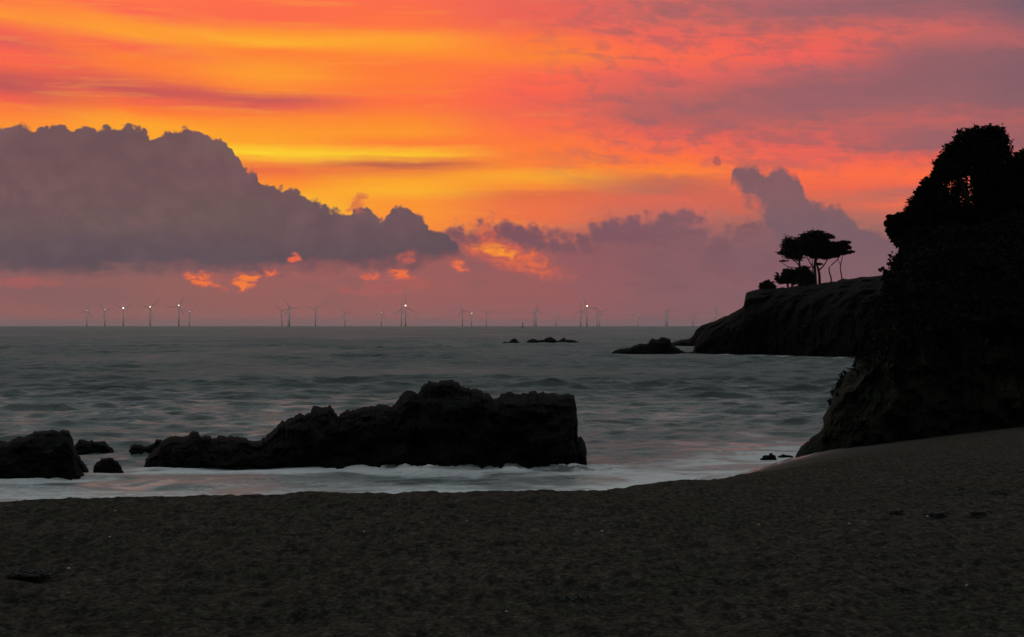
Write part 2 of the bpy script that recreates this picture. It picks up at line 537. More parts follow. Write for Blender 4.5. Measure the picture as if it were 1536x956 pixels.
# --- the rest of the dome: dim blue-grey cloud overhead above an added bright band that lights the sea, darker in the east, on a clear twilight sky
nsky = wt.nodes.new('ShaderNodeTexSky'); nsky.sky_type = 'NISHITA'; nsky.sun_disc = False
SUN_EL = math.radians(0.5); SUN_AZ = math.radians(-9.0)
nsky.sun_elevation = SUN_EL; nsky.sun_rotation = SUN_AZ
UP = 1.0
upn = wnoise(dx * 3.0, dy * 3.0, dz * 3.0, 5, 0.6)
up = mix(smooth(EL, 480, 700), (0.46, 0.46, 0.475, 1), (0.53, 0.585, 0.60, 1))  # unseen silver band just above the view, brightened to lift the sea's reflection
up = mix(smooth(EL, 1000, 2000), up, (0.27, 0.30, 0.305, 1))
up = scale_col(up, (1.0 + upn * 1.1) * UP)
AZ = E.op('ABSOLUTE', A)
east = smooth(AZ, F * 0.7, F * 2.4)
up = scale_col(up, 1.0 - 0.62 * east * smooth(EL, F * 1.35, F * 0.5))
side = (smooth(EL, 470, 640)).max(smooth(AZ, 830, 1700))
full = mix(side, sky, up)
nadd = wt.nodes.new('ShaderNodeVectorMath'); nadd.operation = 'ADD'
wt.links.new(full, nadd.inputs[0])
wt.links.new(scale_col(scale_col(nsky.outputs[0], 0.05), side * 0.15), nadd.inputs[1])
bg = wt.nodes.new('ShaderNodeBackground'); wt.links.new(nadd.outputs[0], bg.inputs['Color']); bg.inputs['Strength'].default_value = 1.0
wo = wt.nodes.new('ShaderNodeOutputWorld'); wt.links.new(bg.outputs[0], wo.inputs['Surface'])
world.cycles.sampling_method = 'MANUAL'; world.cycles.sample_map_resolution = 1024

# the sun is already behind the cloud bank: a very weak, very wide warm lamp
sl = bpy.data.lights.new('sun', 'SUN'); sl.energy = 0.015; sl.angle = math.radians(14); sl.color = (1.0, 0.45, 0.3)
so = bpy.data.objects.new('sun', sl); C.objects.link(so)
so.rotation_euler = (math.radians(90 - 6), 0, math.radians(180) - SUN_AZ)
so.location = (-40, 200, 60)

# ------------------------------------------------------------------ beach
YK = np.array([-30, 0, 5, 8, 12, 16, 18, 20, 23, 26, 30, 35, 40, 45, 50, 56, 61, 70, 85, 110], float)


def zpy(Y, py): return CAMZ - (py - HZ) / F * Y


BCOL = {
 -900: [(-30, 3.6), (0, 3.4), (8, 3.35), (14.5, 3.25), (16.5, 3.05), (40, -0.4), (70, -2.2), (110, -4)],
 0: [(-30, 3.6), (0, 3.4), (8, 3.38), (12, 3.37), (15.5, zpy(15.5, 751)), (17, 3.12), (39, -0.3), (70, -2.2), (110, -4)],
 200: [(-30, 3.6), (0, 3.4), (8, 3.38), (12, 3.39), (15.5, zpy(15.5, 742)), (17, 3.18), (39, -0.3), (70, -2.2), (110, -4)],
 500: [(-30, 3.6), (0, 3.4), (8, 3.39), (12, 3.42), (16, zpy(16, 738.5)), (17.5, 3.2), (40, -0.3), (70, -2.2), (110, -4)],
 850: [(-30, 3.6), (0, 3.4), (8, 3.39), (12, 3.42), (16.5, zpy(16.5, 736.5)), (18, 3.15), (43, -0.3), (70, -2.0), (110, -4)],
 1024: [(-30, 3.6), (0, 3.42), (8, 3.42), (12, 3.40), (20, zpy(20, 717.5)), (22, 2.88), (48, -0.2), (70, -1.6), (110, -4)],
 1130: [(-30, 3.6), (0, 3.45), (8, 3.45), (12, 3.40), (25, zpy(25, 707)), (28, 2.4), (42, 1.05), (57, 0.0), (70, -0.9), (110, -3)],
 1190: [(-30, 3.6), (0, 3.47), (8, 3.48), (12, 3.42), (28, zpy(28, 700)), (31, 2.3), (45, 1.02), (61, 0.05), (66, -0.6), (75, -2), (110, -3)],
 1250: [(-30, 3.6), (0, 3.5), (8, 3.5), (12, 3.45), (30, zpy(30, 692)), (33, 2.3), (45, 1.3), (58, 0.5), (62, 0.4), (68, -0.5), (76, -2), (110, -3)],
 1400: [(-30, 3.6), (0, 3.5), (8, 3.52), (12, 3.5), (35, zpy(35, 672)), (38, 2.2), (47, 1.55), (60, zpy(60, 656)), (64, 0.9), (72, -0.5), (82, -2), (110, -3)],
 1536: [(-30, 3.6), (0, 3.5), (8, 3.55), (12, 3.52), (38, zpy(38, 656)), (41, 2.3), (50, 1.85), (60, zpy(60, 640)), (64, 1.2), (74, -0.2), (84, -2), (110, -3)],
 2200: [(-30, 3.7), (0, 3.6), (8, 3.6), (12, 3.6), (38, 3.0), (60, 2.6), (110, 2.6)],
}
bpx = np.array(sorted(BCOL), float)
YF = np.linspace(-30, 110, 561)
BT = np.array([np.interp(YF, [q[0] for q in BCOL[int(p)]], [q[1] for q in BCOL[int(p)]]) for p in bpx])
ker = np.exp(-0.5 * (np.arange(-6, 7) / 2.2) ** 2); ker /= ker.sum()
BT = np.array([np.convolve(np.pad(r, 6, mode='edge'), ker, 'valid') for r in BT])
PXF = np.linspace(-900, 2200, 776)
BTF = np.array([np.interp(PXF, bpx, BT[:, i]) for i in range(len(YF))])
ker2 = np.exp(-0.5 * (np.arange(-16, 17) / 6.0) ** 2); ker2 /= ker2.sum()
BTF = np.array([np.convolve(np.pad(r, 16, mode='edge'), ker2, 'valid') for r in BTF])   # [Y, px]


def beach_z(x, y):
    x = np.asarray(x, float); y = np.asarray(y, float)
    px = np.clip(768 + F * x / np.maximum(y, 6.0), -899, 2199)
    fy = np.clip((y + 30) / 140 * 560, 0, 559.99); fx = (px + 900) / 3100 * 775
    i = fy.astype(int); j = np.minimum(fx.astype(int), 774)
    a = fy - i; b = fx - j
    return (1 - a) * ((1 - b) * BTF[i, j] + b * BTF[i, j + 1]) + a * ((1 - b) * BTF[i + 1, j] + b * BTF[i + 1, j + 1])


def graded(bounds):
    out = []
    for a, b, s in bounds:
        n = max(2, int(round((b - a) / s)))
        out.append(np.linspace(a, b, n, endpoint=False))
    out.append([bounds[-1][1]])
    return np.concatenate(out)


bx = graded([(-90, -30, 3), (-30, -12, 0.5), (-12, -6.5, 0.12), (-6.5, 6.5, 0.032), (6.5, 14, 0.09), (14, 30, 0.4), (30, 90, 3)])
by = graded([(-30, 4, 1.0), (4, 7.5, 0.2), (7.5, 12, 0.035), (12, 18, 0.05), (18, 30, 0.12), (30, 62, 0.3), (62, 110, 2)])
GX, GY = np.meshgrid(bx, by)
GZ = beach_z(GX, GY)
dry = sstep(0.5, 2.2, GZ)
und = fbm(GX / 1.6, GY / 2.2, 0.0, 3, 11) * 0.016
lump = fbm(GX / 0.30, GY / 0.36, 3.0, 4, 23) * 0.013
foot = np.clip(vnoise(GX / 0.33, GY / 0.42, 5.0, 41) - 0.30, 0, 1)
foot2 = np.clip(vnoise(GX / 0.75, GY / 0.5, 8.0, 43) - 0.52, 0, 1)
grit = fbm(GX / 0.10, GY / 0.15, 7.0, 2, 61) * 0.013
GZ = GZ + (und + lump - foot * 0.04 - foot2 * 0.05 + grit) * (0.12 + 0.88 * dry)
beach = mesh_obj('beach', np.stack([GX, GY, GZ], -1).reshape(-1, 3), grid_faces(len(by), len(bx)), None, smooth=True)
structure(beach)

m, nt, b = new_mat('coarse sand')
g = nt.nodes.new('ShaderNodeNewGeometry')
n1 = noise_node(nt, 0.7, 6, 0.6, g.outputs['Position'])
n2 = noise_node(nt, 28, 6, 0.75, g.outputs['Position'])
n3 = noise_node(nt, 5, 5, 0.65, g.outputs['Position'])
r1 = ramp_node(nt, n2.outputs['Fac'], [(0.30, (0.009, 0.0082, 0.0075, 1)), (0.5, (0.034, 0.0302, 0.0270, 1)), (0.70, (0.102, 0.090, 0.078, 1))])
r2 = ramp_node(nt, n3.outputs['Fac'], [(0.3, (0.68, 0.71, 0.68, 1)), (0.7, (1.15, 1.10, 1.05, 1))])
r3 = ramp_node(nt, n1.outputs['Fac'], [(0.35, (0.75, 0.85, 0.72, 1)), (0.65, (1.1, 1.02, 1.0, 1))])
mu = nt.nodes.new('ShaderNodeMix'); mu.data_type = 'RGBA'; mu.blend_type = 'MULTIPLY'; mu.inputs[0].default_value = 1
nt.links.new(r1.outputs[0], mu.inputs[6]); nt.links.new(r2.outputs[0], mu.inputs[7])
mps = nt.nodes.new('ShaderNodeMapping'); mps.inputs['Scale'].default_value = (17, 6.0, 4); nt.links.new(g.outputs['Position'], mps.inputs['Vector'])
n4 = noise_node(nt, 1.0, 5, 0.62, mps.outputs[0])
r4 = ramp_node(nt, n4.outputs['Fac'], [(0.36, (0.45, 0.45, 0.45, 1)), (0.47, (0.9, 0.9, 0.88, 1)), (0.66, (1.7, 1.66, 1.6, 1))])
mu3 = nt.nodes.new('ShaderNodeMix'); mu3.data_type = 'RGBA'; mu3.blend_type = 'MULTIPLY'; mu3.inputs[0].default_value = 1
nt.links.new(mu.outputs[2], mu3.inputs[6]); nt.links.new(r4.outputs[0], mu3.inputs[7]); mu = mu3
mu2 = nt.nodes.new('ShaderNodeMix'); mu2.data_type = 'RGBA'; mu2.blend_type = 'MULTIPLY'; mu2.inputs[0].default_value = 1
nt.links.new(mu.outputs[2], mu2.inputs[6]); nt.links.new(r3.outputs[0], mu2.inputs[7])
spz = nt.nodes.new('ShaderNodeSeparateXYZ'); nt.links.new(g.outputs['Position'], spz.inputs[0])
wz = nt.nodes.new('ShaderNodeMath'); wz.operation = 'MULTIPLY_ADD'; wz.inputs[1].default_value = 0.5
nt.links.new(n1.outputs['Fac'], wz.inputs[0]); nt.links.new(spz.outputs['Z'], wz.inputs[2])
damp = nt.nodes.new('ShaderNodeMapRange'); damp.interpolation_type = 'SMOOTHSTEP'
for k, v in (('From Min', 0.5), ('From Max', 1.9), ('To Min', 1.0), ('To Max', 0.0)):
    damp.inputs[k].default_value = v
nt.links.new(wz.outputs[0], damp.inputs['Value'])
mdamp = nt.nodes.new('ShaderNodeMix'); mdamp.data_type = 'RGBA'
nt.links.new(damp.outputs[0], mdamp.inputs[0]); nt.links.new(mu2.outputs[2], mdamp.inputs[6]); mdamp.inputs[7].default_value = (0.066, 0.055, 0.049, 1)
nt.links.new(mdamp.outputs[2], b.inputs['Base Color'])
wet = nt.nodes.new('ShaderNodeMapRange'); wet.interpolation_type = 'SMOOTHSTEP'
for k, v in (('From Min', 0.36), ('From Max', 0.62), ('To Min', 0.10), ('To Max', 0.9)):
    wet.inputs[k].default_value = v
nt.links.new(wz.outputs[0], wet.inputs['Value']); nt.links.new(wet.outputs[0], b.inputs['Roughness'])
spc = nt.nodes.new('ShaderNodeMapRange')
for k, v in (('From Min', 0.45), ('From Max', 0.8), ('To Min', 0.5), ('To Max', 0.02)):
    spc.inputs[k].default_value = v
nt.links.new(wz.outputs[0], spc.inputs['Value']); nt.links.new(spc.outputs[0], b.inputs['Specular IOR Level'])
bp = nt.nodes.new('ShaderNodeBump'); bp.inputs['Distance'].default_value = 0.02
bs = nt.nodes.new('ShaderNodeMapRange')
for k, v in (('From Min', 0.4), ('From Max', 1.2), ('To Min', 0.02), ('To Max', 0.9)):
    bs.inputs[k].default_value = v
nt.links.new(wz.outputs[0], bs.inputs['Value']); nt.links.new(bs.outputs[0], bp.inputs['Strength'])
nt.links.new(n2.outputs['Fac'], bp.inputs['Height']); nt.links.new(bp.outputs['Normal'], b.inputs['Normal'])
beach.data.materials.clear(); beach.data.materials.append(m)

# ------------------------------------------------------------------ sea
sy_ = graded([(26, 44, 0.3), (44, 75, 0.16), (75, 150, 0.27), (150, 420, 0.6), (420, 700, 1.6), (700, 900, 10), (900, 4000, 200), (4000, 60000, 8000)])
spx = np.concatenate([np.linspace(-9000, -900, 28, endpoint=False), np.linspace(-900, -60, 60, endpoint=False), np.linspace(-60, 1420, 560, endpoint=False), np.linspace(1420, 2500, 60, endpoint=False), np.linspace(2500, 10500, 28)])
SPX, SY = np.meshgrid(spx, sy_)
SX = np.clip((SPX - 768) / F * SY, -66000 + SPX * 0.01, 66000 + SPX * 0.01)
SZ = np.zeros_like(SX); DX = np.zeros_like(SX); DY = np.zeros_like(SX)
wr = np.random.default_rng(21)
NW = 70
for i in range(NW):
    lam = 0.8 * (9.0 / 0.8) ** (i / (NW - 1.0)) * wr.uniform(0.9, 1.1)
    k = 2 * math.pi / lam
    th = math.radians(-90 + 8 + wr.normal(0, 24))
    amp = 0.0108 * lam ** 0.66 * wr.uniform(0.5, 1.3)
    kx, ky = k * math.cos(th), k * math.sin(th)
    ph = wr.uniform(0, 2 * math.pi)
    spacing = np.interp(SY, [26, 75, 150, 420, 700, 900], [0.2, 0.22, 0.4, 0.65, 1.8, 14])
    w = sstep(2.2, 4.5, lam / spacing)
    P = kx * SX + ky * SY + ph
    SZ += w * amp * np.cos(P)
    DX -= w * amp * 0.8 * kx / k * np.sin(P); DY -= w * amp * 0.8 * ky / k * np.sin(P)
# gusts: patches of livelier and calmer water
gust = 0.75 + 0.55 * fbm(SX / 30, SY / 45, 0, 3, 5)
bz = np.where(SY < 108, beach_z(SX, SY), -5)
shal = sstep(-1.9, -0.25, bz)
calm = 1 - 0.82 * shal
shel = gust * calm * (0.45 + 0.55 * sstep(58, 92, SY))
SZ *= shel; DX *= shel; DY *= shel
# swash rollers close to the sand, running along the shore
cell = fbm(SX / 3.2, SY / 1.6, 2.0, 3, 77)
SZ += 0.055 * np.clip(cell, -0.4, 1) * shal * (1 - sstep(-0.35, 0.05, bz))
# foam: surf by the sand, round the rock feet and along the headland
ROCKFEET = [(-7.5, -1.2, 56.3, 1.6), (-1.0, 3.2, 56.0, 1.8), (-19.0, -14.0, 53.2, 1.4), (-15.5, -12.0, 55.5, 1.2), (-12.5, -7.0, 56.5, 1.4), (9.6, 12.5, 62, 1.0)]
foam = 0.80 * sstep(-1.75, -0.55, bz)
for x0, x1, yc, s in ROCKFEET:
    d = np.hypot(np.maximum(np.maximum(x0 - SX, SX - x1), 0), (SY - yc) * 0.55)
    foam = np.maximum(foam, 0.85 * np.exp(-(d / (s * 1.2)) ** 2))
hb = np.interp(SPX, [1030, 1150, 1290, 1536], [296, 280, 240, 205])
foam = np.maximum(foam, 0.75 * np.exp(-np.abs(SY - hb + 7) / 9.0) * sstep(1025, 1090, SPX))
foam = np.maximum(foam, 0.30 * sstep(1000, 1250, SPX) * sstep(60, 75, SY) * (1 - sstep(150, 235, SY)))
crest = sstep(0.08, 0.17, SZ) * sstep(0.2, 0.7, fbm(SX / 9, SY / 9, 4, 3, 99)) * (1 - sstep(150, 300, SY))
foam = np.maximum(foam, 0.45 * crest)
splash = 0.17 * np.clip(fbm(SX / 0.75, SY / 0.55, 3, 5, 131, 0.62) + 0.12, 0, 1.2) * np.exp(-((SY - 56.4) / 1.3) ** 2) * sstep(-7, -3, SX) * (1 - sstep(2.9, 4.2, SX))
SZ += splash
foam = np.maximum(foam, np.clip(splash * 8, 0, 0.85))
sea = mesh_obj('sea', np.stack([SX + DX, SY + DY, SZ], -1).reshape(-1, 3), grid_faces(len(sy_), len(spx)), None, smooth=True)
structure(sea)
add_attr(sea, 'foam', foam); add_attr(sea, 'calm', calm)

m, nt, b = new_mat('sea water')
g = nt.nodes.new('ShaderNodeNewGeometry')
mp = nt.nodes.new('ShaderNodeMapping'); mp.inputs['Scale'].default_value = (1.0, 0.8, 1.0)
nt.links.new(g.outputs['Position'], mp.inputs['Vector'])
na = noise_node(nt, 2.8, 6, 0.66, mp.outputs[0], 0.4)
nb = noise_node(nt, 0.16, 4, 0.6, mp.outputs[0], 0.4)
ca = nt.nodes.new('ShaderNodeAttribute'); ca.attribute_name = 'calm'
fa = nt.nodes.new('ShaderNodeAttribute'); fa.attribute_name = 'foam'
spg = nt.nodes.new('ShaderNodeSeparateXYZ'); nt.links.new(g.outputs['Position'], spg.inputs[0])
far = nt.nodes.new('ShaderNodeMapRange'); far.interpolation_type = 'SMOOTHSTEP'
for k, v in (('From Min', 40), ('From Max', 150), ('To Min', 0.0), ('To Max', 1.0)):
    far.inputs[k].default_value = v
nt.links.new(spg.outputs['Y'], far.inputs['Value'])
bpf = nt.nodes.new('ShaderNodeBump'); bpf.inputs['Distance'].default_value = 1.6
nt.links.new(far.outputs[0], bpf.inputs['Strength']); nt.links.new(nb.outputs['Fac'], bpf.inputs['Height'])
bpa = nt.nodes.new('ShaderNodeBump'); bpa.inputs['Distance'].default_value = 0.22
BSTR = nt.nodes.new('ShaderNodeMath'); BSTR.operation = 'MULTIPLY'; nt.links.new(ca.outputs['Fac'], BSTR.inputs[0]); nt.links.new(BSTR.outputs[0], bpa.inputs['Strength']); nt.links.new(na.outputs['Fac'], bpa.inputs['Height']); nt.links.new(bpf.outputs['Normal'], bpa.inputs['Normal'])
b.inputs['Base Color'].default_value = (0.07, 0.088, 0.088, 1)
b.inputs['IOR'].default_value = 1.33
ro = nt.nodes.new('ShaderNodeMapRange')
for k, v in (('From Min', 0.15), ('From Max', 1.0), ('To Min', 0.08), ('To Max', 0.34)):
    ro.inputs[k].default_value = v
nt.links.new(ca.outputs['Fac'], ro.inputs['Value'])
mpp = nt.nodes.new('ShaderNodeMapping'); mpp.inputs['Scale'].default_value = (0.22, 0.30, 1.0); mpp.inputs['Location'].default_value = (0.55, 0.0, 0.0); nt.links.new(g.outputs['Position'], mpp.inputs['Vector'])
npz = noise_node(nt, 1.0, 4, 0.6, mpp.outputs[0], 0.5)
film = nt.nodes.new('ShaderNodeMapRange'); film.interpolation_type = 'SMOOTHSTEP'
for k, v in (('From Min', 0.56), ('From Max', 0.68), ('To Min', 0.42), ('To Max', 0.07)):
    film.inputs[k].default_value = v
nt.links.new(npz.outputs['Fac'], film.inputs['Value'])
mpg = nt.nodes.new('ShaderNodeMapping'); mpg.inputs['Scale'].default_value = (0.02, 0.006, 1.0); nt.links.new(g.outputs['Position'], mpg.inputs['Vector'])
ngu = noise_node(nt, 1.0, 6, 0.7, mpg.outputs[0], 0.6)
gur = nt.nodes.new('ShaderNodeMapRange')
for k, v in (('From Min', 0.35), ('From Max', 0.65), ('To Min', 0.54), ('To Max', 0.74)):
    gur.inputs[k].default_value = v
nt.links.new(ngu.outputs['Fac'], gur.inputs['Value'])
frg = nt.nodes.new('ShaderNodeMath'); frg.operation = 'MULTIPLY'; nt.links.new(gur.outputs[0], frg.inputs[1])
nt.links.new(far.outputs[0], frg.inputs[0])
fr2 = nt.nodes.new('ShaderNodeMath'); fr2.operation = 'MAXIMUM'; nt.links.new(frg.outputs[0], fr2.inputs[0]); nt.links.new(film.outputs[0], fr2.inputs[1]); film = fr2
rmx = nt.nodes.new('ShaderNodeMath'); rmx.operation = 'MAXIMUM'
nt.links.new(ro.outputs[0], rmx.inputs[0]); nt.links.new(film.outputs[0], rmx.inputs[1]); nt.links.new(rmx.outputs[0], b.inputs['Roughness'])
nt.links.new(bpa.outputs['Normal'], b.inputs['Normal'])
fb = nt.nodes.new('ShaderNodeBsdfDiffuse'); fb.inputs['Color'].default_value = (0.80, 0.82, 0.83, 1)
mp2 = nt.nodes.new('ShaderNodeMapping'); mp2.inputs['Scale'].default_value = (0.55, 0.8, 1.0)
nt.links.new(g.outputs['Position'], mp2.inputs['Vector'])
nf = noise_node(nt, 3.2, 9, 0.76, mp2.outputs[0], 1.4)
fs = nt.nodes.new('ShaderNodeMath'); fs.operation = 'MULTIPLY_ADD'; fs.inputs[1].default_value = 1.0
nt.links.new(fa.outputs['Fac'], fs.inputs[0]); nt.links.new(nf.outputs['Fac'], fs.inputs[2])
fm = nt.nodes.new('ShaderNodeMapRange'); fm.interpolation_type = 'SMOOTHSTEP'
for k, v in (('From Min', 0.86), ('From Max', 1.36), ('To Min', 0.0), ('To Max', 0.78)):
    fm.inputs[k].default_value = v
nt.links.new(fs.outputs[0], fm.inputs['Value'])
ms = nt.nodes.new('ShaderNodeMixShader')
fcl = nt.nodes.new('ShaderNodeMapRange')
for k, v in (('From Min', 0.50), ('From Max', 0.62), ('To Min', 1.0), ('To Max', 0.3)):
    fcl.inputs[k].default_value = v
nt.links.new(npz.outputs['Fac'], fcl.inputs['Value']); nt.links.new(fcl.outputs[0], BSTR.inputs[1])
clr = nt.nodes.new('ShaderNodeMapRange')
for k, v in (('From Min', 0.47), ('From Max', 0.57), ('To Min', 1.0), ('To Max', 0.10)):
    clr.inputs[k].default_value = v
nt.links.new(npz.outputs['Fac'], clr.inputs['Value'])
fmm = nt.nodes.new('ShaderNodeMath'); fmm.operation = 'MULTIPLY'
nt.links.new(fm.outputs[0], fmm.inputs[0]); nt.links.new(clr.outputs[0], fmm.inputs[1])
nt.links.new(fmm.outputs[0], ms.inputs[0]); nt.links.new(b.outputs[0], ms.inputs[1]); nt.links.new(fb.outputs[0], ms.inputs[2])
nt.links.new(ms.outputs[0], nt.nodes['Material Output'].inputs['Surface'])
sea.data.materials.clear(); sea.data.materials.append(m)

# ------------------------------------------------------------------ rocks: lofted along their ridge, with real depth
def loft_rock(name, prof, Y, df, db, mat, zb=-0.6, q=0.55, step=0.06, nt_=46, rough=0.25, nsc=1.2, seed=1, front=None, jag=0.06, plateau=0.0, taper=1.0, fan=True):
    px = np.array([p[0] for p in prof], float); py = np.array([p[1] for p in prof], float)
    Yl = Y if isinstance(Y, list) else [(0, Y)]
    Yp = np.interp(px, [q[0] for q in Yl], [q[1] for q in Yl])
    xw = (px - 768) / F * Yp
    n = max(20, int((xw[-1] - xw[0]) / step))
    x = np.linspace(xw[0], xw[-1], n)
    Y = np.interp(x, xw, Yp)
    pxx = np.interp(x, xw, px)
    h = CAMZ - (np.interp(x, xw, py) - HZ) / F * Y
    Y0, Y1 = Y[0], Y[-1]
    if jag <= 0.06:      # broken, stepped skyline of fractured rock
        wv = 0.10 * fbm(x / 0.9, seed * 2.3, 7, 3, seed + 70)
        h = 0.4 * h + 0.6 * (np.round((h + wv) / 0.13) * 0.13 - wv)
        h = h + 0.035 * np.round(1.6 * fbm(x / 0.22, seed * 1.1, 2, 2, seed + 80)) / 1.6
    h = h + jag * (fbm(x / (jag * 14), seed * 3.1, 0, 4, seed) + 0.9 * np.round(1.4 * fbm(x / (jag * 9), seed * 1.7, 4, 3, seed + 50)) / 1.4)
    tf = np.linspace(0, math.pi / 2, nt_ // 2)
    tv = np.arcsin(np.linspace(0, 1, nt_ // 2) ** (1 / q))
    tf = np.unique(np.round(np.concatenate([tf, tv]), 4)); tf[-1] = math.pi / 2
    th = np.concatenate([tf, np.linspace(math.pi / 2, math.pi, nt_ // 3)[1:]])
    nt_ = len(th)
    H = np.maximum(h - zb, 0.02)[:, None]
    hmax = (h - zb).max()
    wsc = (0.35 + 0.65 * np.clip(H / hmax, 0, 1) ** 0.5) * taper
    if front is not None:
        dfx = np.interp(pxx, [p[0] for p in front], [p[1] for p in front])[:, None]
        wf = np.maximum(Y[:, None] - dfx, 0.4); wb = 1.0 + db * np.clip(H / hmax, 0, 1) ** 1.6
    Y = Y[:, None]
    if front is None:
        wf = df * wsc; wb = db * wsc
    c = -np.cos(th)[None, :]
    Yc = Y + np.where(c < 0, c * wf, c * wb)
    s = np.sin(th)[None, :]
    prof_s = np.where(c < 0, s ** q, s ** (q * (1.0 - 0.6 * plateau)))
    Z = zb + H * prof_s
    X = np.repeat(x[:, None], nt_, 1)
    # break the faces: ledges, gullies and chunks (mostly in depth so that the skyline stays)
    nz = ridged(X / nsc, Yc / nsc, Z / (nsc * 0.8), 4, seed + 3) * rough
    blk = np.round(fbm(X / (nsc * 0.8), Yc / nsc, Z / (nsc * 0.45), 3, seed + 9) * 3) / 3 * rough * 1.3
    side = 1 - 0.75 * s ** 6
    Yc = Yc - (nz + blk) * side * np.where(c < 0, 1, -1)
    Z = Z + fbm(X / (nsc * 0.5), Yc / (nsc * 0.5), Z / nsc, 3, seed + 5) * rough * 0.35 * (1 - s ** 2.5) * s
    X = X + fbm(X / nsc, Yc / nsc, Z / nsc, 3, seed + 6) * rough * 0.3 * (1 - s ** 8)
    if fan:   # the coast turns away inland behind the ridge
        X = X * np.where(c < 0, Yc / Y, (Yc / Y) ** 1.06)
    v = np.stack([X, Yc, Z], -1).reshape(-1, 3)
    f = grid_faces(n, nt_, flip=False)
    v = np.vstack([v, [[x[0], Y0, zb], [x[-1], Y1, zb]]])
    f = np.array(f)
    o = mesh_obj(name, v, f, mat, smooth=False)
    return o


# great rock
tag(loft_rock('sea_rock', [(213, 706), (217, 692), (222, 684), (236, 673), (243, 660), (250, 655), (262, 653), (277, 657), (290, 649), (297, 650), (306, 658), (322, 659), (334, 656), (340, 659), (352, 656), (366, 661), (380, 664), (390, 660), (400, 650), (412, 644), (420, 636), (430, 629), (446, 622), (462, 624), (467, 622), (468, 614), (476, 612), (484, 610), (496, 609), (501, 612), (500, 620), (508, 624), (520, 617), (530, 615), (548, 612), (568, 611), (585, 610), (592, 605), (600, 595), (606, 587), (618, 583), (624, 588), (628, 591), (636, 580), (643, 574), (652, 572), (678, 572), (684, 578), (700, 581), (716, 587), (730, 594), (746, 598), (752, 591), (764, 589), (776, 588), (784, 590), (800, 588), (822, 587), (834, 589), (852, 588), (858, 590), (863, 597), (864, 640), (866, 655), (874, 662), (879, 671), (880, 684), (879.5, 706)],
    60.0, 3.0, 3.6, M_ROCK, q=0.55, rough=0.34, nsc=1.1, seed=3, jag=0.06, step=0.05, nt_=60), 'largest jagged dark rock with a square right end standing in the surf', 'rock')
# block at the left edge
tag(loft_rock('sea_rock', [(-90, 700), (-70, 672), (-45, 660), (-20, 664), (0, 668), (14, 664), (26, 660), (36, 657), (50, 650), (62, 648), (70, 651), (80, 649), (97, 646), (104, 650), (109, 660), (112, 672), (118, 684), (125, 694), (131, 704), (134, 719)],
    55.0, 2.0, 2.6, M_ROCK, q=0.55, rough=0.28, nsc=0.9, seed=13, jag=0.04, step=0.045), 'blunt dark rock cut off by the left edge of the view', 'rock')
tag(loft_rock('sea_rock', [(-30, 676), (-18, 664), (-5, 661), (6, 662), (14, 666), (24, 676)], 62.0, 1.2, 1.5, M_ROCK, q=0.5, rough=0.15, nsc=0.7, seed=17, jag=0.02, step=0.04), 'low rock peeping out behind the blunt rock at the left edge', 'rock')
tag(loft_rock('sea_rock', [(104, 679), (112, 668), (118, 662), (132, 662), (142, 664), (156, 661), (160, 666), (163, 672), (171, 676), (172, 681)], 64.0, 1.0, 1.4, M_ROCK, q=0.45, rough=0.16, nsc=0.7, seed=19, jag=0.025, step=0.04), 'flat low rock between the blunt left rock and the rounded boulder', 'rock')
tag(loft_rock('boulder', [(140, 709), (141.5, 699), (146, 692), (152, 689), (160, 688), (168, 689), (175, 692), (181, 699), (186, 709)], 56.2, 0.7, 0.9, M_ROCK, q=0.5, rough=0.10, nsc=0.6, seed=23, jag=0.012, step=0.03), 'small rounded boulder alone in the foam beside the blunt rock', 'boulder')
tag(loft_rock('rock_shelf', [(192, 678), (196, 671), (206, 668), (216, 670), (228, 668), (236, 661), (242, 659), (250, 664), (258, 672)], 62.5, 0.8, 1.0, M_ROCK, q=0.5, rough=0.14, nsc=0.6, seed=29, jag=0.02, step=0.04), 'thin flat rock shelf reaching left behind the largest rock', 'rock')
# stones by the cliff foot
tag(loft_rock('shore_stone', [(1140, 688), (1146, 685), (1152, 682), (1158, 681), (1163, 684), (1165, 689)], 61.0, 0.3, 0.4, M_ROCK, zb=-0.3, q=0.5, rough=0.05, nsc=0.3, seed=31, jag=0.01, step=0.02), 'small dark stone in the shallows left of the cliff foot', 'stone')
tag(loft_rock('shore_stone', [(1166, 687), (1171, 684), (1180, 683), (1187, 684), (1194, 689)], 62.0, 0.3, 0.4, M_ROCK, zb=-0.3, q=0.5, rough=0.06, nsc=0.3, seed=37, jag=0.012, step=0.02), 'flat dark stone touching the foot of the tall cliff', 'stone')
# far rocks
tag(loft_rock('islet', [(753, 515), (757, 513), (763, 514), (768, 509), (773, 508), (778, 513), (783, 516)], 470, 3, 4, M_FARROCK, zb=-0.8, q=0.6, rough=0.5, nsc=2.5, seed=41, jag=0.08, step=0.12), 'tiny pointed islet, left neighbour of the long low islet', 'islet')
tag(loft_rock('islet', [(788, 515), (793, 510), (800, 508), (806, 511), (816, 509), (822, 506), (827, 505), (832, 508), (836, 511), (842, 510), (846, 506), (850, 510), (858, 510), (864, 512), (871, 515)], 470, 4, 5, M_FARROCK, zb=-0.8, q=0.6, rough=0.6, nsc=2.5, seed=43, jag=0.1, step=0.12), 'long low serrated islet out in the open bay', 'islet')
tag(loft_rock('reef', [(914, 532), (922, 527), (930, 523), (944, 522), (952, 518), (962, 515), (972, 516), (978, 509), (986, 509), (992, 506), (1000, 507), (1005, 509), (1007, 517), (1014, 520), (1020, 526), (1030, 529), (1042, 527), (1050, 532)], 292, 4, 6, M_FARROCK, zb=-0.8, q=0.5, rough=0.5, nsc=2.0, seed=47, jag=0.12, step=0.1), 'jagged reef rising towards its right end off the headland tip', 'reef')
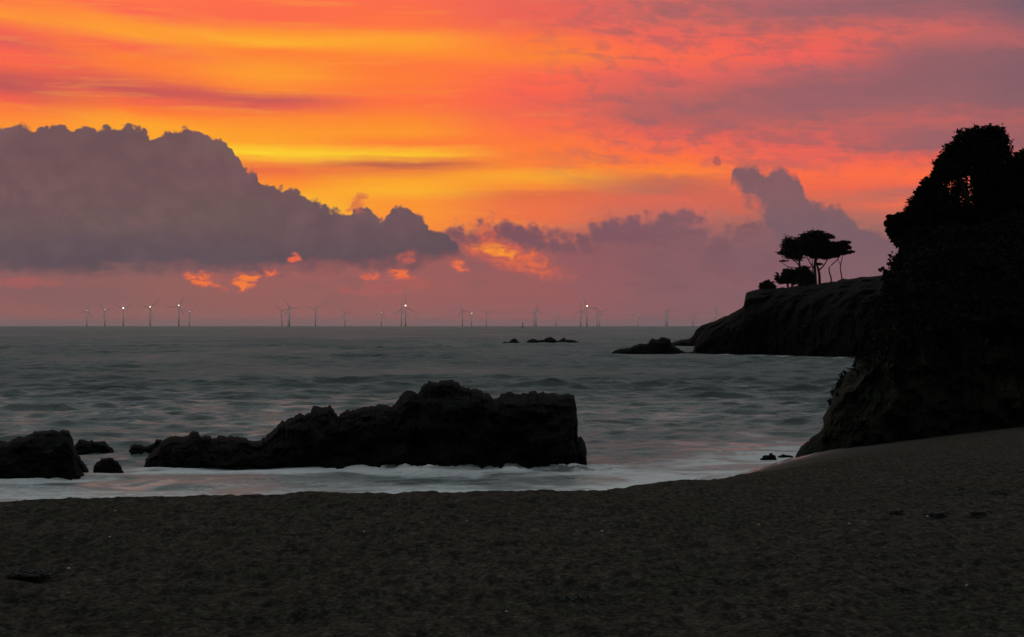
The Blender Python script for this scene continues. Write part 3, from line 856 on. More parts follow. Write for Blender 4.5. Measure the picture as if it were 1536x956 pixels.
tag(loft_rock('point', [(1004, 515), (1012, 512), (1024, 510), (1034, 508), (1040, 502), (1044, 495), (1052, 489), (1066, 484), (1080, 478), (1120, 470), (1160, 470)], 400, 8, 14, M_FARROCK, zb=-0.8, q=0.5, rough=0.8, nsc=4, seed=53, jag=0.15, step=0.3), 'distant low rocky point showing behind the headland tip', 'rock')

# headland
HF = [(1030, 293), (1150, 279), (1290, 240), (1536, 205), (2200, 160)]
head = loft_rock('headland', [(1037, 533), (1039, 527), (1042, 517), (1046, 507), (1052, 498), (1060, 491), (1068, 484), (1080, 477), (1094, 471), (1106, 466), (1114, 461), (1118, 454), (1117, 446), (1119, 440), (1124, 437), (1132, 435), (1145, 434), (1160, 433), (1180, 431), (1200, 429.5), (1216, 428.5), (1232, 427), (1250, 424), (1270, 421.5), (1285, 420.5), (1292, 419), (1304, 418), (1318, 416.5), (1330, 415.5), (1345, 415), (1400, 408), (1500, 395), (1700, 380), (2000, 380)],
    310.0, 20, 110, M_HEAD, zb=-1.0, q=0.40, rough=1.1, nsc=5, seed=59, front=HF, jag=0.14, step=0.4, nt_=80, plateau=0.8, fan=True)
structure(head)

# right cliff
CF = [(1150, 64.5), (1190, 62.5), (1230, 61.0), (1300, 60.0), (1400, 60.3), (1536, 60.5), (2200, 57)]
cliff = loft_rock('cliff', [(1178, 694), (1184, 690), (1190, 685), (1194, 679), (1200, 670), (1210, 660), (1218, 653), (1230, 649), (1236, 640), (1236.5, 628), (1243, 618), (1247, 606), (1252, 590), (1262, 577), (1265, 565), (1272, 558), (1282, 553), (1288, 542), (1296, 532), (1306, 516), (1312, 500), (1318, 488), (1324, 470), (1331, 452), (1334, 438), (1336, 424), (1344, 412), (1352, 403), (1357, 392), (1358, 378), (1364, 368), (1376, 362), (1400, 356), (1450, 350), (1540, 340), (1800, 325), (2200, 310)],
    [(1170, 62.2), (1210, 62.8), (1250, 64), (1300, 66.5), (1360, 70), (2200, 72)], 8, 60, M_CLIFF, zb=-0.8, q=0.62, rough=0.5, nsc=1.7, seed=67, front=[(1150, 61.8), (1190, 61.5), (1230, 60.6), (1300, 60.0), (1400, 60.3), (1536, 60.5), (2200, 57)], jag=0.10, step=0.07, nt_=110, plateau=0.8, fan=True)
structure(cliff)


# ------------------------------------------------------------------ trees
def leaves(blobs, n, size, seed, fill=0.75, flat=1.0, hole=0.0):
    """many small leaf faces spread through a set of ellipsoids"""
    r = np.random.default_rng(seed)
    vol = np.array([b[3] * b[4] * b[5] for b in blobs]) ** 0.8
    cnt = np.maximum(12, (n * vol / vol.sum())).astype(int)
    P = []
    for b, c in zip(blobs, cnt):
        d = r.normal(size=(c, 3)); d /= np.linalg.norm(d, axis=1)[:, None]
        rad = r.uniform(0, 1, c) ** (1 / 3.0)
        rad = np.where(r.uniform(size=c) < fill, 0.55 + 0.45 * rad, rad) * (1 + 0.20 * r.normal(size=c))
        P.append(np.array(b[:3]) + d * rad[:, None] * np.array(b[3:6]))
    P = np.vstack(P)
    if hole > 0:
        s = size * 5
        k = vnoise(P[:, 0] / s, P[:, 1] / s, P[:, 2] / s, seed) > -1 + hole
        P = P[k]
    m = len(P)
    a = r.normal(size=(m, 3)); a[:, 2] *= 0.5; a /= np.linalg.norm(a, axis=1)[:, None]
    bq = r.normal(size=(m, 3)); bq -= (bq * a).sum(1)[:, None] * a; bq /= np.linalg.norm(bq, axis=1)[:, None]
    sz = size * r.uniform(0.5, 1.3, m)[:, None]
    a = a * sz; bq = bq * sz * r.uniform(0.35, 0.7, m)[:, None]
    V = np.stack([P - a, P - bq * 0.9, P + a, P + bq], 1)
    V[:, :, 2] = P[:, None, 2] + (V[:, :, 2] - P[:, None, 2]) * flat
    return V.reshape(-1, 3), np.arange(m * 4).reshape(m, 4)


def tree(name, label, cat, base, trunks, blobs, n, size, mat, seed, group=None, limbs=True, flat=1.0, hole=0.0, rad=0.2, fill=0.75):
    """base: world point; trunks: list of (points, radii) in world; blobs: world ellipsoids"""
    root = empty(name, base)
    tag(root, label, cat, group)
    b0 = np.array(base)
    mb = MB()
    if mat is M_NEEDLE:
        trunks = [(p_, [q_ * 0.66 for q_ in r_]) for p_, r_ in trunks]
    for pts, rr in trunks:
        mb.tube([np.array(p) - b0 for p in pts], rr, 7)
    if limbs and trunks:
        rs = random.Random(seed)
        for bl in blobs:
            pts, rr = trunks[rs.randrange(len(trunks))]
            i = max(1, int(len(pts) * rs.uniform(0.5, 0.95)))
            i = min(i, len(pts) - 1)
            s = np.array(pts[i]) - b0; e = np.array(bl[:3]) - b0
            midp = (s + e) / 2 + np.array([rs.uniform(-1, 1), rs.uniform(-1, 1), rs.uniform(-0.2, 1)]) * 0.12 * np.linalg.norm(e - s)
            mb.tube([s, midp, e], [rr[i] * 0.6, rr[i] * 0.42, rr[i] * 0.2], 5)
    if mb.v:
        mb.build('trunk', M_BARK, root)
    V, Fc = leaves(blobs, n, size, seed, fill, flat, hole)
    mesh_obj('crown', V - b0, Fc, mat, root, smooth=False)
    return root


HY = 308.0


def hp(px, py, dy=0.0):
    x, y, z = at(px, py, HY); return (x, y + dy, z)


def hblob(px, py, rx, rz, dy=0.0, ry=None):
    s = HY / F * 1.12
    x, y, z = at(px, py, HY)
    return (x, y + dy, z, rx * s, (ry or rx * 0.9) * s, rz * s)


PG = 'wind-shaped pines on the headland'
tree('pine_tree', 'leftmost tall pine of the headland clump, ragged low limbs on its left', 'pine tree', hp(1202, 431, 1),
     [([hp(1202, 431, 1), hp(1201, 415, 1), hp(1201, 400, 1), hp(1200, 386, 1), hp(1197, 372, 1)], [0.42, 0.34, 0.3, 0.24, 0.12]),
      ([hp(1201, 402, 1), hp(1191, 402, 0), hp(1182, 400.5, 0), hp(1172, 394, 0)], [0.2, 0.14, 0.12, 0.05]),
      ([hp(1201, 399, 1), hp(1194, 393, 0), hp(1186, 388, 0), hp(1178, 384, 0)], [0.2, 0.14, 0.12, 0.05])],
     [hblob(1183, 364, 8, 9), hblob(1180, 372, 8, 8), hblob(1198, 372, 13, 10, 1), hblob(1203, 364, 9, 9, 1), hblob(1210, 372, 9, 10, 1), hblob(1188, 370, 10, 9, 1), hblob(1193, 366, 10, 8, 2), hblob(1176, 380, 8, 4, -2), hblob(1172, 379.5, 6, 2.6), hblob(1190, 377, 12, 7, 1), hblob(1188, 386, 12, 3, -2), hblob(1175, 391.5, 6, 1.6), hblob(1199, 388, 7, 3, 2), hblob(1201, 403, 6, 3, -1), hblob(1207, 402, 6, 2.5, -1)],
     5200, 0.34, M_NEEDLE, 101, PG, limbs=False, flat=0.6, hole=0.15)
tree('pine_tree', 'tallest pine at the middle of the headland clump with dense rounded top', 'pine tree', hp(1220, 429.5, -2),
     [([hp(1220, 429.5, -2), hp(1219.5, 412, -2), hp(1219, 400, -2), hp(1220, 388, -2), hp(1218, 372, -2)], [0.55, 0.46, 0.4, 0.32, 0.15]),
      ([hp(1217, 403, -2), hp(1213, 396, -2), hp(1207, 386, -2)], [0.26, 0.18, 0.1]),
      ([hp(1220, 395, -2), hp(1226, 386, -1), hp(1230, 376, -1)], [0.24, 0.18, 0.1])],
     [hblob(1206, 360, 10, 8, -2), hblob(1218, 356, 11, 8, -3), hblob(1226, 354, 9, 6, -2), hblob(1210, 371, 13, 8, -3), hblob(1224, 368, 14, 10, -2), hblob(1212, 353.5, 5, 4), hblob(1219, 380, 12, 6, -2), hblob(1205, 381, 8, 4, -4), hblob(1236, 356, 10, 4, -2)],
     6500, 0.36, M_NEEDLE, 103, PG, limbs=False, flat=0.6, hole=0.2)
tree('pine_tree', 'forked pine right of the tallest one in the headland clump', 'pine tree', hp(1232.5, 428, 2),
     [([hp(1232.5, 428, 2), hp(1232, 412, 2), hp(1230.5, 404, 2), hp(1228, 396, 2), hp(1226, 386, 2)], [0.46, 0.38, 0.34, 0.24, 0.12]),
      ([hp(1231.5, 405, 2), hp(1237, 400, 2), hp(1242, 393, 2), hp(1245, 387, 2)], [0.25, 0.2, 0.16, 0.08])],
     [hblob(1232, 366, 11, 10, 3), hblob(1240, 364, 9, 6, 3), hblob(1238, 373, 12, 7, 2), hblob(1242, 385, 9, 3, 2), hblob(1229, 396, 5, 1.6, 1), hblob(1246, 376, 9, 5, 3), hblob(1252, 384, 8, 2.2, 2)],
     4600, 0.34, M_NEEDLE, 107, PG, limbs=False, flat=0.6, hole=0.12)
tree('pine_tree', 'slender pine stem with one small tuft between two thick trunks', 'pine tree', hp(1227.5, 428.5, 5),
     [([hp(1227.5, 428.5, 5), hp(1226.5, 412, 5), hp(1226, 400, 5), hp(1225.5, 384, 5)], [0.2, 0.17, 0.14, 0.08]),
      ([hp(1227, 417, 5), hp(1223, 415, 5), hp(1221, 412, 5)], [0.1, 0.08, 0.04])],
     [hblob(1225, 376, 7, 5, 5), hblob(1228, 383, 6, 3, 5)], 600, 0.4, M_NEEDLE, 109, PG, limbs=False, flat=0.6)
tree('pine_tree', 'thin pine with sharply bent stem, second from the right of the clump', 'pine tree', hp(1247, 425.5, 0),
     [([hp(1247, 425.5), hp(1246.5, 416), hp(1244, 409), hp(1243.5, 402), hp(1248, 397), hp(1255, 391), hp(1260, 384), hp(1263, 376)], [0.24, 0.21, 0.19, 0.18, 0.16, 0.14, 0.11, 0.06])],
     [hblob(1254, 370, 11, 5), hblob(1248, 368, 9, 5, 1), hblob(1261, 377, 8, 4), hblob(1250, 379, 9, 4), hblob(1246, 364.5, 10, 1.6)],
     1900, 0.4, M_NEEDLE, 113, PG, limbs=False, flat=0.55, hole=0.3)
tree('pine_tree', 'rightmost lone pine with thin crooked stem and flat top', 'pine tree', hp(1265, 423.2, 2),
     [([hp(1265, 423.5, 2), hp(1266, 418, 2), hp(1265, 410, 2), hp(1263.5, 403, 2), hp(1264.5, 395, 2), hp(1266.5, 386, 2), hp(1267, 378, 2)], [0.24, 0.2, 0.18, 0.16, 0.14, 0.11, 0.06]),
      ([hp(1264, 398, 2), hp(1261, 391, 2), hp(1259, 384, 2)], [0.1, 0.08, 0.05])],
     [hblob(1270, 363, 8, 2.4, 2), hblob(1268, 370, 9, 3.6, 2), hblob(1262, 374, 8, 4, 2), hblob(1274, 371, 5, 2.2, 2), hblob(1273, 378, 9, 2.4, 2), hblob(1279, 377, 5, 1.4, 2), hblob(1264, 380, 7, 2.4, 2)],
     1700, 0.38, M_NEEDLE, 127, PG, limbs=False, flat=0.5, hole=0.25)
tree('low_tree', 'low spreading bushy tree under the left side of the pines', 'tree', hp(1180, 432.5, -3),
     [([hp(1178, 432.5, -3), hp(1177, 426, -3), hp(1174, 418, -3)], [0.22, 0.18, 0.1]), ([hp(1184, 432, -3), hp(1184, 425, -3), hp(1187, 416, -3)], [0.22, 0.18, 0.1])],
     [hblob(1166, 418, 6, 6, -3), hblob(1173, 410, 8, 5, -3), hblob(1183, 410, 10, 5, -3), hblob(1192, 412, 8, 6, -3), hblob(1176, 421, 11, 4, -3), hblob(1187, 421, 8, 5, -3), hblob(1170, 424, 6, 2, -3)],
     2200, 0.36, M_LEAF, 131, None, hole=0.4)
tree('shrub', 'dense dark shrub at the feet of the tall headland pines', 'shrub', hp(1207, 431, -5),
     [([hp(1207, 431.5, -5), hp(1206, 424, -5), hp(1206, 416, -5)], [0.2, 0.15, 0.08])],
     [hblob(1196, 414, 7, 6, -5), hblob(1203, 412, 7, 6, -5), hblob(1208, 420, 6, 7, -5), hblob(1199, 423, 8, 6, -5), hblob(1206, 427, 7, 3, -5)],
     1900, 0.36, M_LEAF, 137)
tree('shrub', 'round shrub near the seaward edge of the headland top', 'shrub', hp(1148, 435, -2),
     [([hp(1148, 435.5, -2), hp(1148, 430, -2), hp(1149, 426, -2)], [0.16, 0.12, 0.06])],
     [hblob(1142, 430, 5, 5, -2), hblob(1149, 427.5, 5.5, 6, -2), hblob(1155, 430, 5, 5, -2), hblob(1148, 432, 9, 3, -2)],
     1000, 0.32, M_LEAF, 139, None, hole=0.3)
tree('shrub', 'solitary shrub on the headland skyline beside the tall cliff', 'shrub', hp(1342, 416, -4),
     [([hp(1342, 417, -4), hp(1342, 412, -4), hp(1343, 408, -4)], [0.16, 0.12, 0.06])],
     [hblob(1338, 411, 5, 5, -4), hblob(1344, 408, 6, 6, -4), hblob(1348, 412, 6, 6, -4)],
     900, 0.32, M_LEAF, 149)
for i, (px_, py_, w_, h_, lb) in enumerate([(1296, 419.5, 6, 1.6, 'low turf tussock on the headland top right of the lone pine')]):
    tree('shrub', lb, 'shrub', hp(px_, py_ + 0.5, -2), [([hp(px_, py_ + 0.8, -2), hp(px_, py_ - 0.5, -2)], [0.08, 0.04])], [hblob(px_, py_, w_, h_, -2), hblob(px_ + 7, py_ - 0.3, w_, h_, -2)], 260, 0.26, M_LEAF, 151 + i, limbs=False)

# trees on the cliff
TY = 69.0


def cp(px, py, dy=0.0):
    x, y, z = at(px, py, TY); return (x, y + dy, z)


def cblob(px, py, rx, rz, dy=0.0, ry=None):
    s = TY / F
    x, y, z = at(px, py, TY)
    return (x, y + dy, z, rx * s, (ry or rx * 0.85) * s, rz * s)


tree('evergreen_tree', 'tallest dense evergreen with rounded top on the right cliff', 'tree', cp(1488, 385, 1.5),
     [([cp(1488, 395, 1.5), cp(1484, 350, 1.5), cp(1480, 310, 1.5), cp(1482, 270, 1.5), cp(1485, 230, 1.5)], [0.26, 0.22, 0.18, 0.13, 0.06]),
      ([cp(1484, 340, 1.5), cp(1464, 300, 1.2), cp(1452, 270, 1.0), cp(1446, 240, 1.0)], [0.15, 0.12, 0.08, 0.04]),
      ([cp(1484, 345, 1.5), cp(1504, 305, 1.4), cp(1514, 260, 1.2)], [0.15, 0.1, 0.05])],
     [cblob(1456, 208, 16, 15, 1), cblob(1476, 200, 17, 14, 1.2), cblob(1500, 198, 18, 14, 1.2), cblob(1508, 208, 15, 20, 1), cblob(1440, 225, 15, 15, 1), cblob(1466, 226, 22, 20, 1.3), cblob(1494, 228, 24, 24, 1.3), cblob(1518, 232, 12, 22, 1), cblob(1427, 243, 15, 14, 1), cblob(1446, 252, 22, 16, 1.4), cblob(1500, 262, 26, 24, 1.2), cblob(1524, 262, 12, 26, 1.3), cblob(1420, 262, 14, 16, 0.8), cblob(1478, 262, 8, 22, 1.4), cblob(1500, 300, 30, 26, 1.4), cblob(1490, 340, 32, 26, 1.2), cblob(1520, 320, 22, 34, 1.3), cblob(1452, 318, 20, 15, 1.2), cblob(1448, 288, 7, 20, 1.6), cblob(1466, 290, 6, 22, 1.8), cblob(1457, 277, 9, 9, 1.5), cblob(1438, 300, 12, 12, 1.0), cblob(1470, 360, 28, 22, 1.0), cblob(1515, 370, 24, 26, 1.0)],
     40000, 0.095, M_LEAF, 201, 'evergreens crowning the right cliff', hole=0.22, rad=0.3)
tree('evergreen_tree', 'evergreen on the left slope of the tallest cliff-top tree', 'tree', cp(1408, 398, 0.4),
     [([cp(1410, 405, 0.4), cp(1408, 370, 0.4), cp(1404, 335, 0.4), cp(1402, 300, 0.4)], [0.18, 0.15, 0.11, 0.05]),
      ([cp(1408, 360, 0.4), cp(1424, 325, 0.6), cp(1432, 300, 0.6)], [0.11, 0.08, 0.04])],
     [cblob(1410, 264, 9, 9, 0.6), cblob(1400, 276, 13, 12, 0.5), cblob(1390, 290, 13, 12, 0.4), cblob(1412, 288, 18, 15, 0.7), cblob(1380, 304, 12, 12, 0.4), cblob(1400, 312, 22, 17, 0.6), cblob(1371, 320, 11, 13, 0.3), cblob(1392, 335, 22, 16, 0.4), cblob(1426, 318, 13, 15, 0.6), cblob(1424, 345, 22, 18, 0.5), cblob(1375, 352, 16, 16, 0.3), cblob(1400, 366, 26, 18, 0.2), cblob(1430, 372, 24, 20, 0.2), cblob(1366, 340, 8, 10, 0.3)],
     26000, 0.09, M_LEAF, 203, 'evergreens crowning the right cliff', hole=0.15)
tree('evergreen_tree', 'small tree leaning out left from the cliff top into open sky', 'tree', cp(1372, 392, 0),
     [([cp(1376, 398, 0), cp(1366, 372, 0), cp(1357, 356, -0.1), cp(1346, 346, -0.2), cp(1336, 338, -0.2)], [0.13, 0.11, 0.085, 0.06, 0.03])],
     [cblob(1352, 330, 12, 10, -0.1), cblob(1338, 334, 9, 7, -0.2), cblob(1330, 336, 5, 5, -0.3), cblob(1344, 345, 12, 9, -0.2), cblob(1333, 348, 5, 5, -0.2), cblob(1344, 357, 9, 8, -0.2), cblob(1346, 364, 6, 5, -0.2), cblob(1360, 342, 10, 14, 0), cblob(1338, 326, 8, 3, -0.1)],
     8000, 0.085, M_LEAF, 207, 'evergreens crowning the right cliff', hole=0.3)
tree('evergreen_tree', 'evergreen cut off by the right edge of the view', 'tree', cp(1570, 375, 2),
     [([cp(1570, 385, 2), cp(1568, 330, 2), cp(1566, 270, 2)], [0.22, 0.17, 0.07])],
     [cblob(1546, 248, 16, 16, 2), cblob(1566, 234, 22, 18, 2), cblob(1590, 250, 24, 22, 2), cblob(1550, 282, 22, 26, 2), cblob(1580, 300, 34, 34, 2), cblob(1545, 325, 24, 30, 1.8), cblob(1560, 358, 30, 28, 1.6)],
     9000, 0.14, M_LEAF, 211, 'evergreens crowning the right cliff')
shr = [(1380, 366, 16, 12, 'leafy shrub at the foot of the left evergreen on the cliff brow', -0.6),
       (1425, 360, 26, 14, 'wide shrub filling the gap between the two cliff-top evergreens', -1.0),
       (1478, 366, 28, 16, 'rounded shrub right below the trunk of the tallest evergreen', -1.4),
       (1524, 362, 26, 18, 'shrub under the evergreen cut off by the right edge', -1.2),
       (1420, 425, 30, 18, 'shrub on the upper cliff face below the broad shrub', -2.4),
       (1505, 425, 34, 22, 'large shrub high on the cliff face near the right edge', -2.6),
       (1352, 392, 10, 14, 'ivy-thick shrub on the cliff brow below the leaning tree', 0.0),
       (1344, 424, 9, 12, 'small shrub clinging low on the upper left cliff edge', -0.3),
       (1400, 405, 26, 16, 'broad shrub below the evergreens on the upper cliff', -1.2),
       (1470, 395, 30, 18, 'broad shrub under the tallest evergreen on the cliff', -1.2),
       (1372, 445, 22, 18, 'shrub halfway down the shaded cliff face', -2.0),
       (1440, 470, 34, 22, 'wide shrub in the middle of the shaded cliff face', -3.4)]
for i, (px_, py_, rx_, rz_, lb, dy_) in enumerate(shr):
    rs = random.Random(300 + i)
    if i < 6:
        rx_, rz_, dy_ = rx_ * 1.5, rz_ * 1.5, dy_ - 1.2
    bl = [cblob(px_ + rs.uniform(-0.7, 0.7) * rx_, py_ + rs.uniform(-0.6, 0.5) * rz_, rx_ * rs.uniform(0.4, 0.7), rz_ * rs.uniform(0.4, 0.7), dy_ + rs.uniform(-0.3, 0.3)) for _ in range(7)]
    tree('shrub', lb, 'shrub', cp(px_, py_ + rz_, dy_ + 0.6), [([cp(px_, py_ + rz_, dy_ + 0.6), cp(px_, py_, dy_)], [0.06, 0.03])], bl, 3000, 0.11, M_LEAF, 311 + i, 'shrubs on the right cliff')

# scrub and ivy cloaking the cliff: uncountable, one leafy cover
vv = np.empty(len(cliff.data.vertices) * 3); cliff.data.vertices.foreach_get('co', vv); vv = vv.reshape(-1, 3)
fc = np.empty(len(cliff.data.polygons) * 3); cliff.data.polygons.foreach_get('center', fc); fc = fc.reshape(-1, 3)
fn = np.empty(len(cliff.data.polygons) * 3); cliff.data.polygons.foreach_get('normal', fn); fn = fn.reshape(-1, 3)
fa_ = np.empty(len(cliff.data.polygons)); cliff.data.polygons.foreach_get('area', fa_)
fn *= np.sign(fn[:, 2] - 0.6 * fn[:, 1] + 1e-6)[:, None]
clump = fbm(fc[:, 0] / 1.5, fc[:, 1] / 1.5, fc[:, 2] / 1.2, 3, 401)
edge_px = sstep(1275, 1370, 768 + F * fc[:, 0] / fc[:, 1])
wgt = fa_ * sstep(2.6, 5.0, fc[:, 2] + 1.3 * clump) * (fc[:, 1] < 80) * (fc[:, 0] < 26)
r_ = np.random.default_rng(403)
pick = r_.choice(len(fc), 70000, p=wgt / wgt.sum())
puffy = np.clip(0.25 + 0.6 * fbm(fc[pick, 0] / 0.8, fc[pick, 1] / 0.8, fc[pick, 2] / 0.7, 2, 407), 0.03, 1.0)
Pq = fc[pick] + fn[pick] * (puffy * r_.uniform(0.2, 1.0, len(pick)) * (0.12 + 0.73 * edge_px[pick]))[:, None] + r_.normal(0, 0.06, (len(pick), 3))
aq = r_.normal(size=Pq.shape); aq /= np.linalg.norm(aq, axis=1)[:, None]
bq_ = r_.normal(size=Pq.shape); bq_ -= (bq_ * aq).sum(1)[:, None] * aq; bq_ /= np.linalg.norm(bq_, axis=1)[:, None]
sq = 0.10 * r_.uniform(0.5, 1.3, len(Pq))[:, None]
aq *= sq; bq_ *= sq * 0.55
scrub = mesh_obj('scrub', np.stack([Pq - aq, Pq - bq_, Pq + aq, Pq + bq_], 1).reshape(-1, 3), np.arange(len(Pq) * 4).reshape(-1, 4), M_LEAF)
scrub['kind'] = 'stuff'

# ------------------------------------------------------------------ wind turbines
def blade_mesh():
    mb = MB(); pts = []
    n = 12
    for i in range(n):
        t = i / (n - 1)
        chord = 2.0 + 1.6 * min(1, t / 0.18) if t < 0.18 else 3.6 - 3.0 * ((t - 0.18) / 0.82)
        th = 2.2 * (1 - t) ** 1.5 + 0.25
        z = 1.5 + 56 * t
        tw = 0.35 * (1 - t)
        base = len(mb.v)
        for k in range(8):
            a = 2 * math.pi * k / 8
            x = chord / 2 * math.cos(a) + chord * 0.15; y = th / 2 * math.sin(a)
            mb.v.append((x * math.cos(tw) - y * math.sin(tw), x * math.sin(tw) + y * math.cos(tw), z))
        if i:
            for k in range(8):
                a = base - 8 + k; b_ = base - 8 + (k + 1) % 8
                mb.f.append((a, b_, b_ + 8, a + 8))
    mb.f.append(tuple(range(8))[::-1]); mb.f.append(tuple(range(len(mb.v) - 8, len(mb.v))))
    return mb


HUB = 88.0


def make_turbine():
    root = empty('wind_turbine', (0, 0, 0))
    MB().tube([(0, 0, -4), (0, 0, 12), (0, 0, 12.05), (0, 0, 12.8)], [3.4, 3.4, 4.6, 4.6], 16).build('foundation', M_BASE, root, False)
    MB().tube([(0, 0, 12.8), (0, 0, 45), (0, 0, HUB - 2.2)], [2.9, 2.45, 1.75], 18).build('tower', M_TURB, root)
    nac = MB().tube([(0, -4.2, HUB), (0, -3.6, HUB), (0, 8.2, HUB + 0.3), (0, 9.0, HUB + 0.3)], [1.2, 2.5, 2.3, 1.5], 10).build('nacelle', M_TURB, root)
    MB().tube([(0, -7.4, HUB), (0, -6.9, HUB), (0, -5.8, HUB), (0, -4.25, HUB)], [0.3, 1.2, 1.8, 1.9], 12).build('hub', M_TURB, root)
    bm = None
    for k in range(3):
        if bm is None:
            o = blade_mesh().build('blade', M_TURB, root); bm = o.data
        else:
            o = bpy.data.objects.new('blade', bm); C.objects.link(o); o.parent = root
        o.location = (0, -5.8, HUB)
        o.rotation_euler = (0, math.radians(120 * k), 0)
    return root


def add_lamp(root, level):
    r = (2.0, 2.4, 2.9)[level]
    nac = [c for c in root.children if c.name.startswith('nacelle')][0]
    mb = MB().ball((0, 0, 0), (r, r, r), 10, 7)
    o = mb.build('warning_light', M_LAMPS[level], root)
    o.location = (0, -4.6, HUB + 2.2 + r)
    return o


proto = make_turbine()
# (px, hub row, rotor angle, yaw, lamp level or None, label)
TUR = [
 (130.3, 467.0, 20, 15, 0, 'faintly lit wind turbine at the far left end of the row'),
 (157.3, 465.7, 75, 20, 0, 'lit wind turbine between the far left one and the yellow-lamped one'),
 (185.0, 463.8, 60, 10, 2, 'wind turbine with the brightest yellowish lamp, third from the left end'),
 (225.2, 461.8, 45, 12, 1, 'white-lamped wind turbine right of the brightest yellowish-lamped one'),
 (268.4, 459.9, 25, 5, 1, 'tallest lit wind turbine of the left group with blades spread wide'),
 (284.0, 468.3, 50, 30, 0, 'small lit wind turbine close right of the tallest in the left group'),
 (422.9, 466.0, -50, 10, None, 'unlit wind turbine just left of the overlapping pair under orange cloud gaps'),
 (434.2, 462.0, -30, 0, None, 'tall unlit wind turbine of the overlapping pair under orange cloud gaps'),
 (432.3, 468.7, 10, 25, 0, 'short lit wind turbine overlapped by a tall one under orange cloud gaps'),
 (473.3, 464.0, 48, 0, None, 'lone unlit wind turbine above the nub of the largest rock'),
 (517.2, 469.0, -38, 10, None, 'faint lone unlit wind turbine left of a small lit one'),
 (571.9, 470.0, 25, 35, 0, 'small lone lit wind turbine left of the tall bright overlapping pair'),
 (608.4, 460.3, 0, 0, 2, 'tall bright-lamped wind turbine above the middle of the largest rock'),
 (602.2, 466.0, 4, 0, None, 'unlit wind turbine overlapping the tall bright-lamped one above largest rock'),
 (693.6, 466.0, -20, 10, None, 'unlit wind turbine next left of a small lit one above the largest rock'),
 (707.3, 471.0, 30, 30, 1, 'small lit wind turbine flanked by two unlit ones above the largest rock'),
 (729.7, 470.0, 60, 15, None, 'faint unlit wind turbine last before the dark marker buoy'),
 (804.0, 464.0, 0, 60, None, 'tall unlit wind turbine above the left part of the long islet'),
 (801.0, 470.0, 40, 50, None, 'shorter unlit wind turbine merging with the taller one above long islet'),
 (834.4, 472.4, 15, 30, 0, 'small lit wind turbine above the middle of the long islet'),
 (871.3, 466.0, 0, 8, None, 'unlit wind turbine left of the bright-lamped one past the long islet'),
 (880.3, 460.9, -20, 5, 2, 'bright-lamped tall wind turbine right of the long islet'),
 (896.0, 468.0, -32, 10, None, 'larger unlit wind turbine of the faint pair right of bright-lamped one'),
 (899.5, 471.0, -10, 20, None, 'smaller unlit wind turbine of the faint pair right of bright-lamped one'),
 (956.9, 473.0, 35, 20, 0, 'lone dim-lamped wind turbine above the jagged reef'),
 (1001.0, 467.0, 0, 70, None, 'taller unlit wind turbine of the merged pair above the reef end'),
 (998.6, 469.5, 20, 55, None, 'shorter unlit wind turbine of the merged pair above the reef end'),
 (1039.3, 471.0, 10, 40, None, 'faintest unlit wind turbine above the headland tip'),
 (1073.2, 466.0, 5, 50, None, 'unlit wind turbine partly behind the sloping headland tip'),
 (1071.0, 474.0, 40, 30, 0, 'dim-lamped wind turbine rising just behind the headland slope'),
]
for i, (px_, py_, ra, yaw, lv, lb) in enumerate(TUR):
    t = proto if i == 0 else copy_tree(proto)
    Yt = (HUB - CAMZ) * F / (HZ - py_)
    t.location = ((px_ - 768) / F * Yt, Yt, 0)
    t.rotation_euler = (0, 0, math.radians(yaw))
    k = 0
    for ch in t.children:
        if ch.name.startswith('blade'):
            ch.rotation_euler = (0, math.radians(ra + 120 * k), 0); k += 1
    tag(t, lb, 'wind turbine', 'offshore wind turbines along the horizon')
for (px_, py_, ra, yaw, lv, lb), t in zip(TUR, [o for o in C.objects if o.name.startswith('wind_turbine')]):
    if lv is not None:
        add_lamp(t, lv)

# marker buoy near the horizon
mk = empty('marker_buoy', at(784, 490.6, 5000)[:2] + (0,))
mk.scale = (2.3, 2.3, 2.3)
tag(mk, 'small dark pillar marker buoy alone on the sea below the turbines', 'buoy')
MB().tube([(0, 0, -1), (0, 0, 0.9), (0, 0, 1.3)], [1.5, 1.5, 0.9], 14).build('float', M_DARKMETAL, mk, False)
MB().tube([(0, 0, 1.2), (0, 0, 5.2)], [0.75, 0.45], 8).build('tower', M_DARKMETAL, mk)
MB().ball((0, 0, 6.0), (0.55, 0.55, 0.9)).build('topmark', M_DARKMETAL, mk)

# ------------------------------------------------------------------ small things on the sand
def sand_hit(px, py):
    """where the sight line through a photo pixel meets the beach"""
    for Y in np.arange(7.5, 60, 0.02):
        x, y, z = at(px, py, Y)
        if z <= beach_z(x, y):
            return x, y, float(beach_z(x, y))
    return at(px, py, 12)


